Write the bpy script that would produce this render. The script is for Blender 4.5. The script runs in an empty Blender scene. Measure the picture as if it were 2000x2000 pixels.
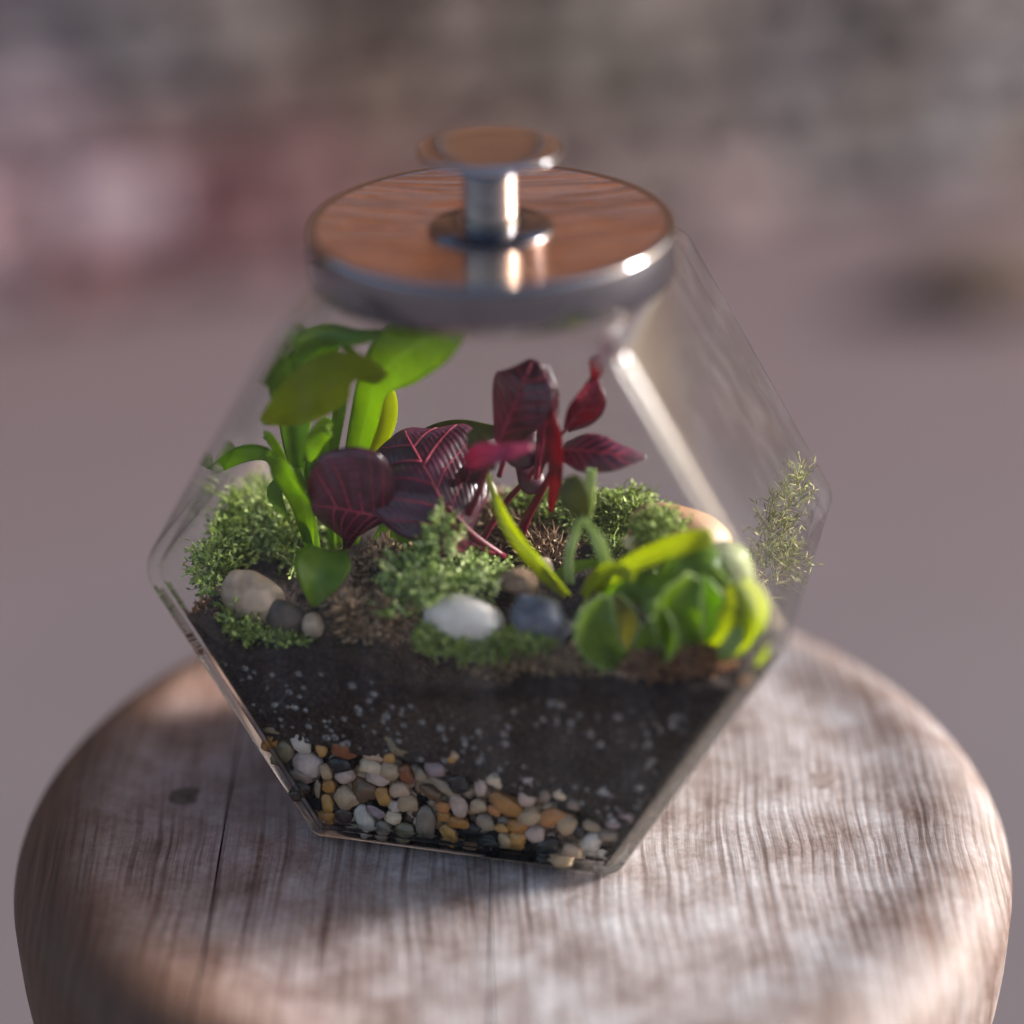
import bpy, bmesh, math, random
from mathutils import Vector, Matrix, noise

SC = bpy.context.scene
COL = SC.collection
R = math.radians
rng = random.Random(11)

# ------------------------------------------------------------------ camera, sky, sun, exposure
Z0 = 0.45                                   # height of the stool top above the ground
F_PX, PITCH, ROLL = 4790.6, 0.4638, -0.017
CAM = Vector((0.0049, -0.6966, 0.4468 + Z0))
fw = Vector((0, math.cos(PITCH), -math.sin(PITCH)))
_rt, _up = Vector((1, 0, 0)), Vector((0, math.sin(PITCH), math.cos(PITCH)))
rt = math.cos(ROLL) * _rt + math.sin(ROLL) * _up
up = -math.sin(ROLL) * _rt + math.cos(ROLL) * _up
cd = bpy.data.cameras.new('camera')
cam = bpy.data.objects.new('camera', cd)
COL.objects.link(cam)
cam.matrix_world = Matrix(((rt.x, up.x, -fw.x, CAM.x), (rt.y, up.y, -fw.y, CAM.y), (rt.z, up.z, -fw.z, CAM.z), (0, 0, 0, 1)))
cd.sensor_width = 36
cd.lens = F_PX / 2000 * 36
cd.clip_start, cd.clip_end = 0.01, 200
cd.dof.use_dof = True
cd.dof.focus_distance = 0.785
cd.dof.aperture_fstop = 1.85
SC.camera = cam

SUN_EL, SUN_AZ = R(22), R(12)                # azimuth from +x towards +y (right, a little behind)
w = bpy.data.worlds.new('World')
SC.world = w
w.use_nodes = True
wn = w.node_tree.nodes
bgn = wn['Background']
sky = wn.new('ShaderNodeTexSky')
sky.sky_type = 'NISHITA'
sky.sun_disc = False
sky.sun_elevation = SUN_EL
sky.sun_rotation = R(90) - SUN_AZ
sky.air_density, sky.dust_density, sky.ozone_density = 1.0, 4.0, 1.0
w.node_tree.links.new(sky.outputs[0], bgn.inputs[0])
bgn.inputs[1].default_value = 0.09
sl = bpy.data.lights.new('sun', 'SUN')
sl.energy, sl.angle, sl.color = 3.5, R(16), (1.0, 0.985, 0.985)
sun = bpy.data.objects.new('sun', sl)
COL.objects.link(sun)
sun.rotation_euler = (-Vector((math.cos(SUN_EL) * math.cos(SUN_AZ), math.cos(SUN_EL) * math.sin(SUN_AZ), math.sin(SUN_EL)))).to_track_quat('-Z', 'Y').to_euler()
SC.view_settings.view_transform = 'Standard'
SC.view_settings.look = 'None'
SC.view_settings.exposure = 1.4
SC.view_settings.gamma = 1
cy = SC.cycles
cy.use_denoising = True
cy.max_bounces, cy.transmission_bounces, cy.transparent_max_bounces, cy.glossy_bounces, cy.diffuse_bounces = 16, 12, 40, 6, 4
cy.sample_clamp_indirect = 6
cy.blur_glossy = 0.3

# ------------------------------------------------------------------ helpers
YAW = -0.2577
JM = Matrix.Translation((0, 0, Z0)) @ Matrix.Rotation(YAW, 4, 'Z')      # jar frame: x along the face, y away, z up
JI = JM.inverted()
JX, JY, JZ = (JM.to_3x3() @ Vector(v) for v in ((1, 0, 0), (0, 1, 0), (0, 0, 1)))


def ray(px, py):
    return (fw + rt * ((px - 1000) / F_PX) + up * ((1000 - py) / F_PX))


def P(px, py, yl):
    """World point on the upright plane that lies yl in front of / behind the middle of the jar."""
    d = ray(px, py)
    o = JI @ CAM
    dl = JI.to_3x3() @ d
    return JM @ (o + dl * ((yl - o.y) / dl.y))


def pxm(p):
    """metres per (2000-wide) photo pixel at p"""
    return (p - CAM).dot(fw) / F_PX


def mesh(name, verts, faces, mat=None, parent=None, smooth=True, world=True):
    me = bpy.data.meshes.new(name)
    me.from_pydata([tuple(v) for v in verts], [], faces)
    if smooth:
        me.polygons.foreach_set('use_smooth', [True] * len(me.polygons))
    me.update()
    o = bpy.data.objects.new(name, me)
    COL.objects.link(o)
    for m in (mat if isinstance(mat, (list, tuple)) else [mat]):
        if m:
            me.materials.append(m)
    if parent:
        o.parent = parent
        if world:
            o.matrix_parent_inverse = Matrix.Translation(-parent.location)
    return o


def tag(o, label=None, cat=None, group=None, kind=None):
    for k, v in (('label', label), ('category', cat), ('group', group), ('kind', kind)):
        if v:
            o[k] = v
    return o


def empty(name, loc):
    o = bpy.data.objects.new(name, None)
    o.empty_display_size = 0.01
    COL.objects.link(o)
    o.location = loc
    return o


def lathe(name, prof, mat, parent=None, loc=(0, 0, 0), n=96, cap0=True, cap1=True, smooth=True):
    vs, fs = [], []
    for r, z in prof:
        for k in range(n):
            a = 2 * math.pi * k / n
            vs.append((loc[0] + r * math.cos(a), loc[1] + r * math.sin(a), loc[2] + z))
    for i in range(len(prof) - 1):
        for k in range(n):
            fs.append((i * n + k, i * n + (k + 1) % n, (i + 1) * n + (k + 1) % n, (i + 1) * n + k))
    if cap0:
        fs.append(tuple(range(n - 1, -1, -1)))
    if cap1:
        fs.append(tuple((len(prof) - 1) * n + k for k in range(n)))
    return mesh(name, vs, fs, mat, parent, smooth)


def cr(pts, t):
    """Catmull-Rom through a list of tuples / vectors, t in 0..1"""
    n = len(pts) - 1
    x = min(max(t, 0), 1) * n
    i = min(int(x), n - 1)
    f = x - i
    p1, p2 = Vector(pts[i]), Vector(pts[i + 1])
    p0 = Vector(pts[i - 1]) if i > 0 else 2 * p1 - p2
    p3 = Vector(pts[i + 2]) if i + 2 <= n else 2 * p2 - p1
    return 0.5 * ((2 * p1) + (p2 - p0) * f + (2 * p0 - 5 * p1 + 4 * p2 - p3) * f * f + (3 * p1 - p0 - 3 * p2 + p3) * f ** 3)


def cr1(vals, t):
    return max(cr([(v, 0, 0) for v in vals], t).x, 0.0)


def tube_geo(pts, rad, vs, fs, n=7, steps=None):
    steps = steps or max(2, (len(pts) - 1) * 5)
    b = len(vs)
    prev = None
    for i in range(steps + 1):
        t = i / steps
        c = cr(pts, t)
        T = (cr(pts, min(t + .02, 1)) - cr(pts, max(t - .02, 0))).normalized()
        a = prev if prev else (Vector((0, 0, 1)) if abs(T.z) < .8 else Vector((1, 0, 0)))
        a = (a - T * a.dot(T)).normalized()
        prev = a
        bb = T.cross(a)
        r = cr1(rad, t) if isinstance(rad, (list, tuple)) else rad
        for k in range(n):
            q = 2 * math.pi * k / n
            vs.append(c + (a * math.cos(q) + bb * math.sin(q)) * r)
    for i in range(steps):
        for k in range(n):
            fs.append((b + i * n + k, b + i * n + (k + 1) % n, b + (i + 1) * n + (k + 1) % n, b + (i + 1) * n + k))
    fs.append(tuple(b + k for k in range(n - 1, -1, -1)))
    fs.append(tuple(b + steps * n + k for k in range(n)))


def tube(name, pts, rad, mat, parent=None, n=8):
    vs, fs = [], []
    tube_geo(pts, rad, vs, fs, n)
    return mesh(name, vs, fs, mat, parent)


# ------------------------------------------------------------------ materials
def new_mat(name):
    m = bpy.data.materials.new(name)
    m.use_nodes = True
    nt = m.node_tree
    return m, nt, nt.nodes, nt.links, nt.nodes['Principled BSDF']


def ramp(nodes, stops, interp='LINEAR'):
    r = nodes.new('ShaderNodeValToRGB')
    e = r.color_ramp.elements
    r.color_ramp.interpolation = interp
    while len(e) < len(stops):
        e.new(0.5)
    for x, (p, c) in zip(e, stops):
        x.position = p
        x.color = (*c, 1)
    return r


def noise_node(nodes, links, scale, detail=6, rough=.6, coord='Object', vec=None, mscale=None, dist=0):
    n = nodes.new('ShaderNodeTexNoise')
    n.inputs['Scale'].default_value = scale
    n.inputs['Detail'].default_value = detail
    n.inputs['Roughness'].default_value = rough
    n.inputs['Distortion'].default_value = dist
    if vec is None:
        tc = nodes.new('ShaderNodeTexCoord')
        vec = tc.outputs[coord]
    if mscale:
        mp = nodes.new('ShaderNodeMapping')
        mp.inputs['Scale'].default_value = mscale
        links.new(vec, mp.inputs[0])
        vec = mp.outputs[0]
    links.new(vec, n.inputs['Vector'])
    return n


def bump(nodes, links, bs, h, strength=.4, dist=.001):
    b = nodes.new('ShaderNodeBump')
    b.inputs['Strength'].default_value = strength
    b.inputs['Distance'].default_value = dist
    links.new(h, b.inputs['Height'])
    links.new(b.outputs[0], bs.inputs['Normal'])
    return b


def mixc(nodes, links, fac, a, b, mode='MIX'):
    m = nodes.new('ShaderNodeMix')
    m.data_type = 'RGBA'
    m.blend_type = mode
    for i, v in ((0, fac), (6, a), (7, b)):
        if isinstance(v, (int, float)):
            m.inputs[i].default_value = v
        elif isinstance(v, tuple):
            m.inputs[i].default_value = (*v, 1)
        else:
            links.new(v, m.inputs[i])
    return m.outputs[2]


def mottled(name, c1, c2, scale=300, rough=.5, bs=.3, bd=.0006, spec=.5, island=0, c3=None):
    m, nt, N, L, b = new_mat(name)
    n = noise_node(N, L, scale)
    st = [(.3, c1), (.7, c2)] if c3 is None else [(.3, c1), (.55, c2), (.75, c3)]
    r = ramp(N, st)
    fac = n.outputs['Fac']
    if island:
        g = N.new('ShaderNodeNewGeometry')
        ma = N.new('ShaderNodeMath'); ma.operation = 'MULTIPLY_ADD'
        L.new(g.outputs['Random Per Island'], ma.inputs[0])
        ma.inputs[1].default_value = island
        mb = N.new('ShaderNodeMath'); mb.operation = 'MULTIPLY'
        L.new(fac, mb.inputs[0]); mb.inputs[1].default_value = 1 - island
        L.new(mb.outputs[0], ma.inputs[2])
        fac = ma.outputs[0]
    L.new(fac, r.inputs[0])
    L.new(r.outputs[0], b.inputs['Base Color'])
    b.inputs['Roughness'].default_value = rough
    b.inputs['Specular IOR Level'].default_value = spec
    bump(N, L, b, n.outputs['Fac'], bs, bd)
    return m


def leaf_mat(name, c1, c2, trans, tcol, rough=.35, scale=90, rib=None, spec=.5):
    m, nt, N, L, b = new_mat(name)
    n = noise_node(N, L, scale, 6, .65)
    r = ramp(N, [(.36, tuple(q * .8 for q in c1)), (.64, c2)])
    L.new(n.outputs['Fac'], r.inputs[0])
    col = r.outputs[0]
    uv = N.new('ShaderNodeTexCoord')
    sep = N.new('ShaderNodeSeparateXYZ')
    L.new(uv.outputs['UV'], sep.inputs[0])
    if rib:
        d = N.new('ShaderNodeMath'); d.operation = 'SUBTRACT'; L.new(sep.outputs[1], d.inputs[0]); d.inputs[1].default_value = .5
        a = N.new('ShaderNodeMath'); a.operation = 'ABSOLUTE'; L.new(d.outputs[0], a.inputs[0])
        mr = N.new('ShaderNodeMapRange'); L.new(a.outputs[0], mr.inputs[0])
        mr.inputs[1].default_value, mr.inputs[2].default_value, mr.inputs[3].default_value, mr.inputs[4].default_value = 0.0, .09, .7, 0
        col = mixc(N, L, mr.outputs[0], col, rib)
    wl = N.new('ShaderNodeTexWave'); wl.wave_type = 'BANDS'; wl.bands_direction = 'Y'
    wl.inputs['Scale'].default_value = 5; wl.inputs['Distortion'].default_value = 1.2; wl.inputs['Detail'].default_value = 3
    L.new(uv.outputs['UV'], wl.inputs['Vector'])
    lr = ramp(N, [(.0, (.72, .74, .6)), (.35, (1, 1, 1))]); L.new(wl.outputs['Fac'], lr.inputs[0])
    col = mixc(N, L, .6, col, lr.outputs[0], 'MULTIPLY')
    L.new(col, b.inputs['Base Color'])
    b.inputs['Roughness'].default_value = rough
    b.inputs['Specular IOR Level'].default_value = spec
    # fine parallel veins
    w_ = N.new('ShaderNodeTexWave'); w_.wave_type = 'BANDS'; w_.bands_direction = 'Y'
    w_.inputs['Scale'].default_value = 7; w_.inputs['Distortion'].default_value = 2.5; w_.inputs['Detail'].default_value = 2
    L.new(uv.outputs['UV'], w_.inputs['Vector'])
    bump(N, L, b, w_.outputs['Fac'], .25, .0006)
    t = N.new('ShaderNodeBsdfTranslucent')
    tc = mixc(N, L, .6, col, tcol)
    L.new(tc, t.inputs['Color'])
    mx = N.new('ShaderNodeMixShader')
    mx.inputs[0].default_value = trans
    L.new(b.outputs[0], mx.inputs[1]); L.new(t.outputs[0], mx.inputs[2])
    L.new(mx.outputs[0], N['Material Output'].inputs[0])
    return m


def thin_glass_mat(name='jar_glass_pane', rough=.03, f0=.02):
    m, nt, N, L, b = new_mat(name)
    N.remove(b)
    tr = N.new('ShaderNodeBsdfTransparent'); tr.inputs[0].default_value = (.985, .992, .988, 1)
    gl = N.new('ShaderNodeBsdfGlossy'); gl.inputs['Roughness'].default_value = rough
    lw = N.new('ShaderNodeLayerWeight'); lw.inputs[0].default_value = .5
    pw = N.new('ShaderNodeMath'); pw.operation = 'POWER'; L.new(lw.outputs['Facing'], pw.inputs[0]); pw.inputs[1].default_value = 5
    mr = N.new('ShaderNodeMapRange'); L.new(pw.outputs[0], mr.inputs[0]); mr.inputs[3].default_value = f0; mr.inputs[4].default_value = .9
    p4 = N.new('ShaderNodeMath'); p4.operation = 'POWER'; L.new(lw.outputs['Facing'], p4.inputs[0]); p4.inputs[1].default_value = 6
    L.new(mixc(N, L, p4.outputs[0], (.985, .992, .988), (.58, .60, .57)), tr.inputs[0])
    mx = N.new('ShaderNodeMixShader')
    L.new(mr.outputs[0], mx.inputs[0]); L.new(tr.outputs[0], mx.inputs[1]); L.new(gl.outputs[0], mx.inputs[2])
    sm = noise_node(N, L, 1, 4, .6, mscale=(120, 120, 9), dist=.6)
    smr = N.new('ShaderNodeMapRange'); L.new(sm.outputs['Fac'], smr.inputs[0]); smr.inputs[1].default_value = .48; smr.inputs[2].default_value = .75; smr.inputs[3].default_value = .0; smr.inputs[4].default_value = .02
    df = N.new('ShaderNodeBsdfDiffuse'); df.inputs[0].default_value = (.75, .75, .76, 1)
    mx2 = N.new('ShaderNodeMixShader'); L.new(smr.outputs[0], mx2.inputs[0]); L.new(mx.outputs[0], mx2.inputs[1]); L.new(df.outputs[0], mx2.inputs[2])
    L.new(mx2.outputs[0], N['Material Output'].inputs[0])
    n = noise_node(N, L, 14, 1)
    bp = N.new('ShaderNodeBump'); bp.inputs['Strength'].default_value = .06; bp.inputs['Distance'].default_value = .004
    L.new(n.outputs['Fac'], bp.inputs['Height']); L.new(bp.outputs[0], gl.inputs['Normal'])
    return m


def glass_mat(name, ior=1.48, col=(.97, .99, .975), rough=0.0):
    m, nt, N, L, b = new_mat(name)
    N.remove(b)
    g = N.new('ShaderNodeBsdfGlass')
    g.inputs['IOR'].default_value = ior
    g.inputs['Color'].default_value = (*col, 1)
    g.inputs['Roughness'].default_value = rough
    L.new(g.outputs[0], N['Material Output'].inputs[0])
    return m


def metal_mat(name, col, rough, streak=0, dark=None):
    m, nt, N, L, b = new_mat(name)
    b.inputs['Metallic'].default_value = 1
    b.inputs['Base Color'].default_value = (*col, 1)
    b.inputs['Roughness'].default_value = rough
    if streak:
        n = noise_node(N, L, 42, 4, .6, mscale=(.5, 4.5, 1), dist=2.2)
        r = ramp(N, [(.40, dark or tuple(c * .75 for c in col)), (.6, col)])
        L.new(n.outputs['Fac'], r.inputs[0])
        L.new(r.outputs[0], b.inputs['Base Color'])
        bump(N, L, b, n.outputs['Fac'], streak, .0006)
    return m


def wood_mat():
    m, nt, N, L, b = new_mat('weathered_stool_wood')
    tc = N.new('ShaderNodeTexCoord')
    # grain runs along y; bend it a little
    warp = noise_node(N, L, 9, 2, .5, vec=tc.outputs['Object'])
    addv = N.new('ShaderNodeVectorMath'); addv.operation = 'MULTIPLY_ADD'
    L.new(warp.outputs['Color'], addv.inputs[0]); addv.inputs[1].default_value = (.016, .0, .0); L.new(tc.outputs['Object'], addv.inputs[2])
    vec = addv.outputs[0]
    g1 = noise_node(N, L, 1, 5, .65, vec=vec, mscale=(640, 18, 60))
    g2 = noise_node(N, L, 1, 3, .55, vec=vec, mscale=(330, 9, 60))       # fine pores
    wv = N.new('ShaderNodeTexWave'); wv.bands_direction = 'X'; wv.wave_profile = 'SIN'
    wv.inputs['Scale'].default_value = 88; wv.inputs['Distortion'].default_value = 5.0; wv.inputs['Detail'].default_value = 5; wv.inputs['Detail Roughness'].default_value = .65; wv.inputs['Detail Scale'].default_value = 3
    mp = N.new('ShaderNodeMapping'); mp.inputs['Scale'].default_value = (1, .10, .4); L.new(vec, mp.inputs[0]); L.new(mp.outputs[0], wv.inputs['Vector'])
    pat = noise_node(N, L, 36, 7, .66, vec=tc.outputs['Object'])          # worn patches
    fine = noise_node(N, L, 420, 4, .7, vec=tc.outputs['Object'])
    crk = N.new('ShaderNodeTexVoronoi'); crk.feature = 'DISTANCE_TO_EDGE'; crk.inputs['Scale'].default_value = 130
    cw = noise_node(N, L, 60, 3, vec=tc.outputs['Object'])
    cv = N.new('ShaderNodeVectorMath'); cv.operation = 'MULTIPLY_ADD'; L.new(cw.outputs['Color'], cv.inputs[0]); cv.inputs[1].default_value = (.02, .02, .02); L.new(tc.outputs['Object'], cv.inputs[2])
    L.new(cv.outputs[0], crk.inputs['Vector'])
    base = ramp(N, [(.30, (.170, .115, .098)), (.47, (.305, .262, .252)), (.66, (.445, .425, .432))])
    L.new(pat.outputs['Fac'], base.inputs[0])
    col = base.outputs[0]
    gr = ramp(N, [(.30, (.36, .30, .28)), (.52, (1, 1, 1))])
    L.new(g1.outputs['Fac'], gr.inputs[0])
    col = mixc(N, L, .75, col, gr.outputs[0], 'MULTIPLY')
    wr = ramp(N, [(.04, (.58, .52, .50)), (.30, (1, 1, 1))])
    L.new(wv.outputs['Fac'], wr.inputs[0])
    sx = N.new('ShaderNodeSeparateXYZ'); L.new(tc.outputs['Object'], sx.inputs[0])
    mrx = N.new('ShaderNodeMapRange'); L.new(sx.outputs[0], mrx.inputs[0]); mrx.inputs[1].default_value = .02; mrx.inputs[2].default_value = .11; mrx.inputs[3].default_value = .15; mrx.inputs[4].default_value = .8
    col = mixc(N, L, mrx.outputs[0], col, wr.outputs[0], 'MULTIPLY')
    pr = ramp(N, [(.35, (.52, .43, .40)), (.44, (1, 1, 1))])
    L.new(g2.outputs['Fac'], pr.inputs[0])
    col = mixc(N, L, .8, col, pr.outputs[0], 'MULTIPLY')
    fr = ramp(N, [(.35, (.72, .70, .70)), (.6, (1, 1, 1))]); L.new(fine.outputs['Fac'], fr.inputs[0])
    col = mixc(N, L, .8, col, fr.outputs[0], 'MULTIPLY')
    ck = ramp(N, [(.0, (.45, .38, .35)), (.035, (1, 1, 1))]); L.new(crk.outputs['Distance'], ck.inputs[0])
    pm = ramp(N, [(.42, (1, 1, 1)), (.56, (0, 0, 0))]); L.new(pat.outputs['Fac'], pm.inputs[0])
    ckf = N.new('ShaderNodeMath'); ckf.operation = 'MULTIPLY'; L.new(pm.outputs[0], ckf.inputs[0]); ckf.inputs[1].default_value = .55
    col = mixc(N, L, ckf.outputs[0], col, ck.outputs[0], 'MULTIPLY')
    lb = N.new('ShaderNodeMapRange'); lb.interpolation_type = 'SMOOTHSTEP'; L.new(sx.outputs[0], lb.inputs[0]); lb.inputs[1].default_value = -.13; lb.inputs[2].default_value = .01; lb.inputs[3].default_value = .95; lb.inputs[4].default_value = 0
    col = mixc(N, L, lb.outputs[0], col, (1.08, .77, .62), 'MULTIPLY')  # browner wood at left, deepened to colour the jar's shadow there
    # varnish browns the rim; left part darkened further to paint its unlit side
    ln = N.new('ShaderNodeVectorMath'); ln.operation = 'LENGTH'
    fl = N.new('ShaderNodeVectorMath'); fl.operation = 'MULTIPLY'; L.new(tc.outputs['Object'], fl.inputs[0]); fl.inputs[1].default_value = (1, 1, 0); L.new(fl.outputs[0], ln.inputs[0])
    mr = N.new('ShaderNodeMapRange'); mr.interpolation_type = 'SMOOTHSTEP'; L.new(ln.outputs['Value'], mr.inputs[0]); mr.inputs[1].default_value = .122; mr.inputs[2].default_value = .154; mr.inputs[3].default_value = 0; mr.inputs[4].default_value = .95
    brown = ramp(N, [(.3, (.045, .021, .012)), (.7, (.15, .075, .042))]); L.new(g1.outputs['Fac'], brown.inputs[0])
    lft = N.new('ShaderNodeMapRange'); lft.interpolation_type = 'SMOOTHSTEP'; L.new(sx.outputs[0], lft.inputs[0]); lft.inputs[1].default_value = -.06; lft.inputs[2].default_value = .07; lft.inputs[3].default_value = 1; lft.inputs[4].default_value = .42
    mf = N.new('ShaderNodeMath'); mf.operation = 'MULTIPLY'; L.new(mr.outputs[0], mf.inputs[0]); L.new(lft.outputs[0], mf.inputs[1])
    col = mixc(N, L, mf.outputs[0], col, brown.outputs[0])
    L.new(col, b.inputs['Base Color'])
    rr = N.new('ShaderNodeMapRange'); L.new(pat.outputs['Fac'], rr.inputs[0]); rr.inputs[1].default_value = .3; rr.inputs[2].default_value = .7; rr.inputs[3].default_value = .52; rr.inputs[4].default_value = .68
    L.new(rr.outputs[0], b.inputs['Roughness'])
    b.inputs['Coat Weight'].default_value = .04; b.inputs['Coat Roughness'].default_value = .4
    b.inputs['Specular IOR Level'].default_value = .28
    hm = mixc(N, L, .5, g1.outputs['Fac'], wv.outputs['Fac'])
    hm = mixc(N, L, .3, hm, fine.outputs['Fac'])
    bump(N, L, b, hm, .5, .0005)
    return m


M = {}
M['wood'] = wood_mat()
M['plug'] = mottled('wood_plug', (.14, .105, .09), (.27, .215, .20), 320, .8)
M['joint'] = mottled('dirt_in_the_joint', (.012, .007, .006), (.03, .02, .017), 300, .95)
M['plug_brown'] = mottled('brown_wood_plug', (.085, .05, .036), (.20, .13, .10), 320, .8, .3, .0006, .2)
M['pane'] = thin_glass_mat()
M['pane_edge'] = thin_glass_mat('jar_glass_front_edge', .2, .06)
M['glass'] = glass_mat('jar_glass_edge')
M['drop'] = glass_mat('water', 1.33, (1, 1, 1))
_b = M['drop'].node_tree
_d = _b.nodes.new('ShaderNodeBsdfDiffuse'); _d.inputs[0].default_value = (.75, .75, .76, 1)
_m = _b.nodes.new('ShaderNodeMixShader'); _m.inputs[0].default_value = .07
_o = _b.nodes['Material Output']
_b.links.new(_o.inputs[0].links[0].from_socket, _m.inputs[1]); _b.links.new(_d.outputs[0], _m.inputs[2]); _b.links.new(_m.outputs[0], _o.inputs[0])
M['chrome'] = metal_mat('polished_chrome', (.42, .41, .425), .08)
M['lid_top'] = metal_mat('polished_lid_top', (.95, .64, .48), .12, 1.0, (.55, .33, .23))  # brown tint and dark streaks paint a reflection onto the plain metal
M['rim_steel'] = metal_mat('dark_polished_steel', (.31, .30, .325), .07)
M['flange'] = metal_mat('dark_steel', (.16, .15, .16), .16)
M['soil'] = mottled('dark_potting_soil', (.013, .0085, .0078), (.046, .030, .026), 650, .8, 1.0, .0022, .3, c3=(.13, .09, .073))
M['moss'] = mottled('green_moss', (.11, .15, .022), (.30, .41, .06), 200, .6, 0, .0005, .3, .8, (.42, .48, .18))
M['moss_pale'] = mottled('pale_green_moss', (.15, .22, .035), (.36, .48, .11), 200, .6, 0, .0005, .3, .8, (.55, .60, .30))
M['moss_gold'] = mottled('straw_coloured_moss', (.14, .15, .04), (.28, .34, .08), 200, .6, 0, .0005, .3, .8, (.50, .42, .20))
M['coir'] = mottled('brown_fibre', (.10, .055, .033), (.30, .18, .10), 200, .75, 0, .0005, .3, .8, (.52, .36, .22))
M['coir_red'] = mottled('reddish_bark_fibre', (.08, .03, .015), (.27, .12, .06), 200, .75, 0, .0005, .3, .8, (.45, .24, .13))
M['coir_tan'] = mottled('pale_tan_fibre', (.24, .15, .09), (.45, .32, .20), 200, .75, 0, .0005, .3, .8, (.60, .50, .36))
M['bark'] = mottled('bark_chunk', (.15, .08, .05), (.46, .29, .19), 260, .75, .8, .0015)
M['leaf_bright'] = leaf_mat('bright_green_leaf', (.17, .29, .008), (.28, .43, .015), .62, (.52, .70, .02), .33, rib=(.28, .42, .10))
M['leaf_yellow'] = leaf_mat('yellow_green_leaf', (.36, .44, .006), (.46, .56, .012), .8, (.70, .74, .02), .4, rib=(.34, .38, .06))
M['leaf_dark'] = leaf_mat('deep_green_leaf', (.13, .25, .012), (.22, .36, .02), .55, (.40, .60, .02), .35, rib=(.16, .30, .06))
M['leaf_olive'] = leaf_mat('olive_leaf', (.08, .088, .010), (.13, .135, .018), .35, (.22, .22, .01), .6)
M['stalk_pale'] = leaf_mat('pale_stalk', (.42, .54, .19), (.60, .68, .33), .35, (.5, .6, .2), .35)
M['trap'] = leaf_mat('trap_green', (.17, .29, .025), (.27, .39, .05), .5, (.42, .58, .04), .35)
M['trap_in'] = leaf_mat('trap_yellow', (.30, .28, .04), (.40, .40, .07), .4, (.5, .45, .05), .4)
M['trap_rim'] = leaf_mat('trap_rim', (.33, .46, .14), (.44, .56, .22), .4, (.5, .6, .3), .35)
M['leaf_red'] = leaf_mat('dark_wine_leaf', (.055, .012, .026), (.155, .032, .070), .32, (.42, .015, .07), .28, 140, None, .95)
M['leaf_crimson'] = leaf_mat('crimson_leaf', (.16, .004, .018), (.30, .01, .04), .45, (.50, .01, .06), .3)
M['leaf_pink'] = leaf_mat('magenta_leaf', (.30, .012, .06), (.48, .06, .16), .4, (.6, .05, .2), .35)
M['vein'] = leaf_mat('pink_vein', (.50, .03, .09), (.66, .09, .17), .2, (.5, .03, .1), .4)
M['stem_red'] = leaf_mat('red_stem', (.16, .012, .03), (.30, .03, .07), .2, (.4, .02, .06), .35)
M['ground'] = mottled('mauve_grey_paving', (.082, .065, .071), (.118, .097, .106), 1.3, .8, .3, .004)
M['mortar'] = mottled('wall_mortar', (.13, .10, .09), (.22, .175, .16), 20, .9, .5, .004)
M['cedar'] = mottled('cedar_boards', (.24, .10, .05), (.44, .22, .12), 12, .6, .2, .002)

# ------------------------------------------------------------------ ground
gv, gf = [], []
NG = 24
for j in range(NG + 1):
    for i in range(NG + 1):
        x, y = -12 + 24 * i / NG, -9 + 24 * j / NG
        gv.append((x, y, 0))
for j in range(NG):
    for i in range(NG):
        a = j * (NG + 1) + i
        gf.append((a, a + 1, a + NG + 2, a + NG + 1))
_t = M['ground'].node_tree; _N, _L, _b = _t.nodes, _t.links, _t.nodes['Principled BSDF']
_tc = _N.new('ShaderNodeTexCoord'); _sp = _N.new('ShaderNodeSeparateXYZ'); _L.new(_tc.outputs['Object'], _sp.inputs[0])
_nn = noise_node(_N, _L, 2.2, 4)
_ma = _N.new('ShaderNodeMath'); _ma.operation = 'MULTIPLY_ADD'; _L.new(_nn.outputs['Fac'], _ma.inputs[0]); _ma.inputs[1].default_value = .9; _L.new(_sp.outputs[1], _ma.inputs[2])
_mr = _N.new('ShaderNodeMapRange'); _mr.interpolation_type = 'SMOOTHSTEP'; _L.new(_ma.outputs[0], _mr.inputs[0]); _mr.inputs[1].default_value = 1.0; _mr.inputs[2].default_value = 2.2
_L.new(mixc(_N, _L, _mr.outputs[0], _b.inputs['Base Color'].links[0].from_socket, (.105, .068, .072)), _b.inputs['Base Color'])
g = mesh('ground', gv, gf, M['ground'])
tag(g, kind='structure')

# ------------------------------------------------------------------ rubble wall behind, added boards above it
WALL_Y = 1.74
wall = empty('garden_wall', (0, WALL_Y, 0))
WROT = R(19)
tag(wall, 'low rubble wall of grey and reddish stones, out of focus behind the jar', 'wall')
TOPZ = 0.52


def box(x0, x1, y0, y1, z0, z1):
    v = [(x, y, z) for z in (z0, z1) for y in (y0, y1) for x in (x0, x1)]
    f = [(0, 2, 3, 1), (4, 5, 7, 6), (0, 1, 5, 4), (2, 6, 7, 3), (0, 4, 6, 2), (1, 3, 7, 5)]
    return v, f


v, f = box(-3, 3, WALL_Y + .03, WALL_Y + .3, 0, TOPZ)
mesh('core', v, f, M['mortar'], wall, False)
wall.rotation_euler = (0, 0, WROT)


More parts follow.
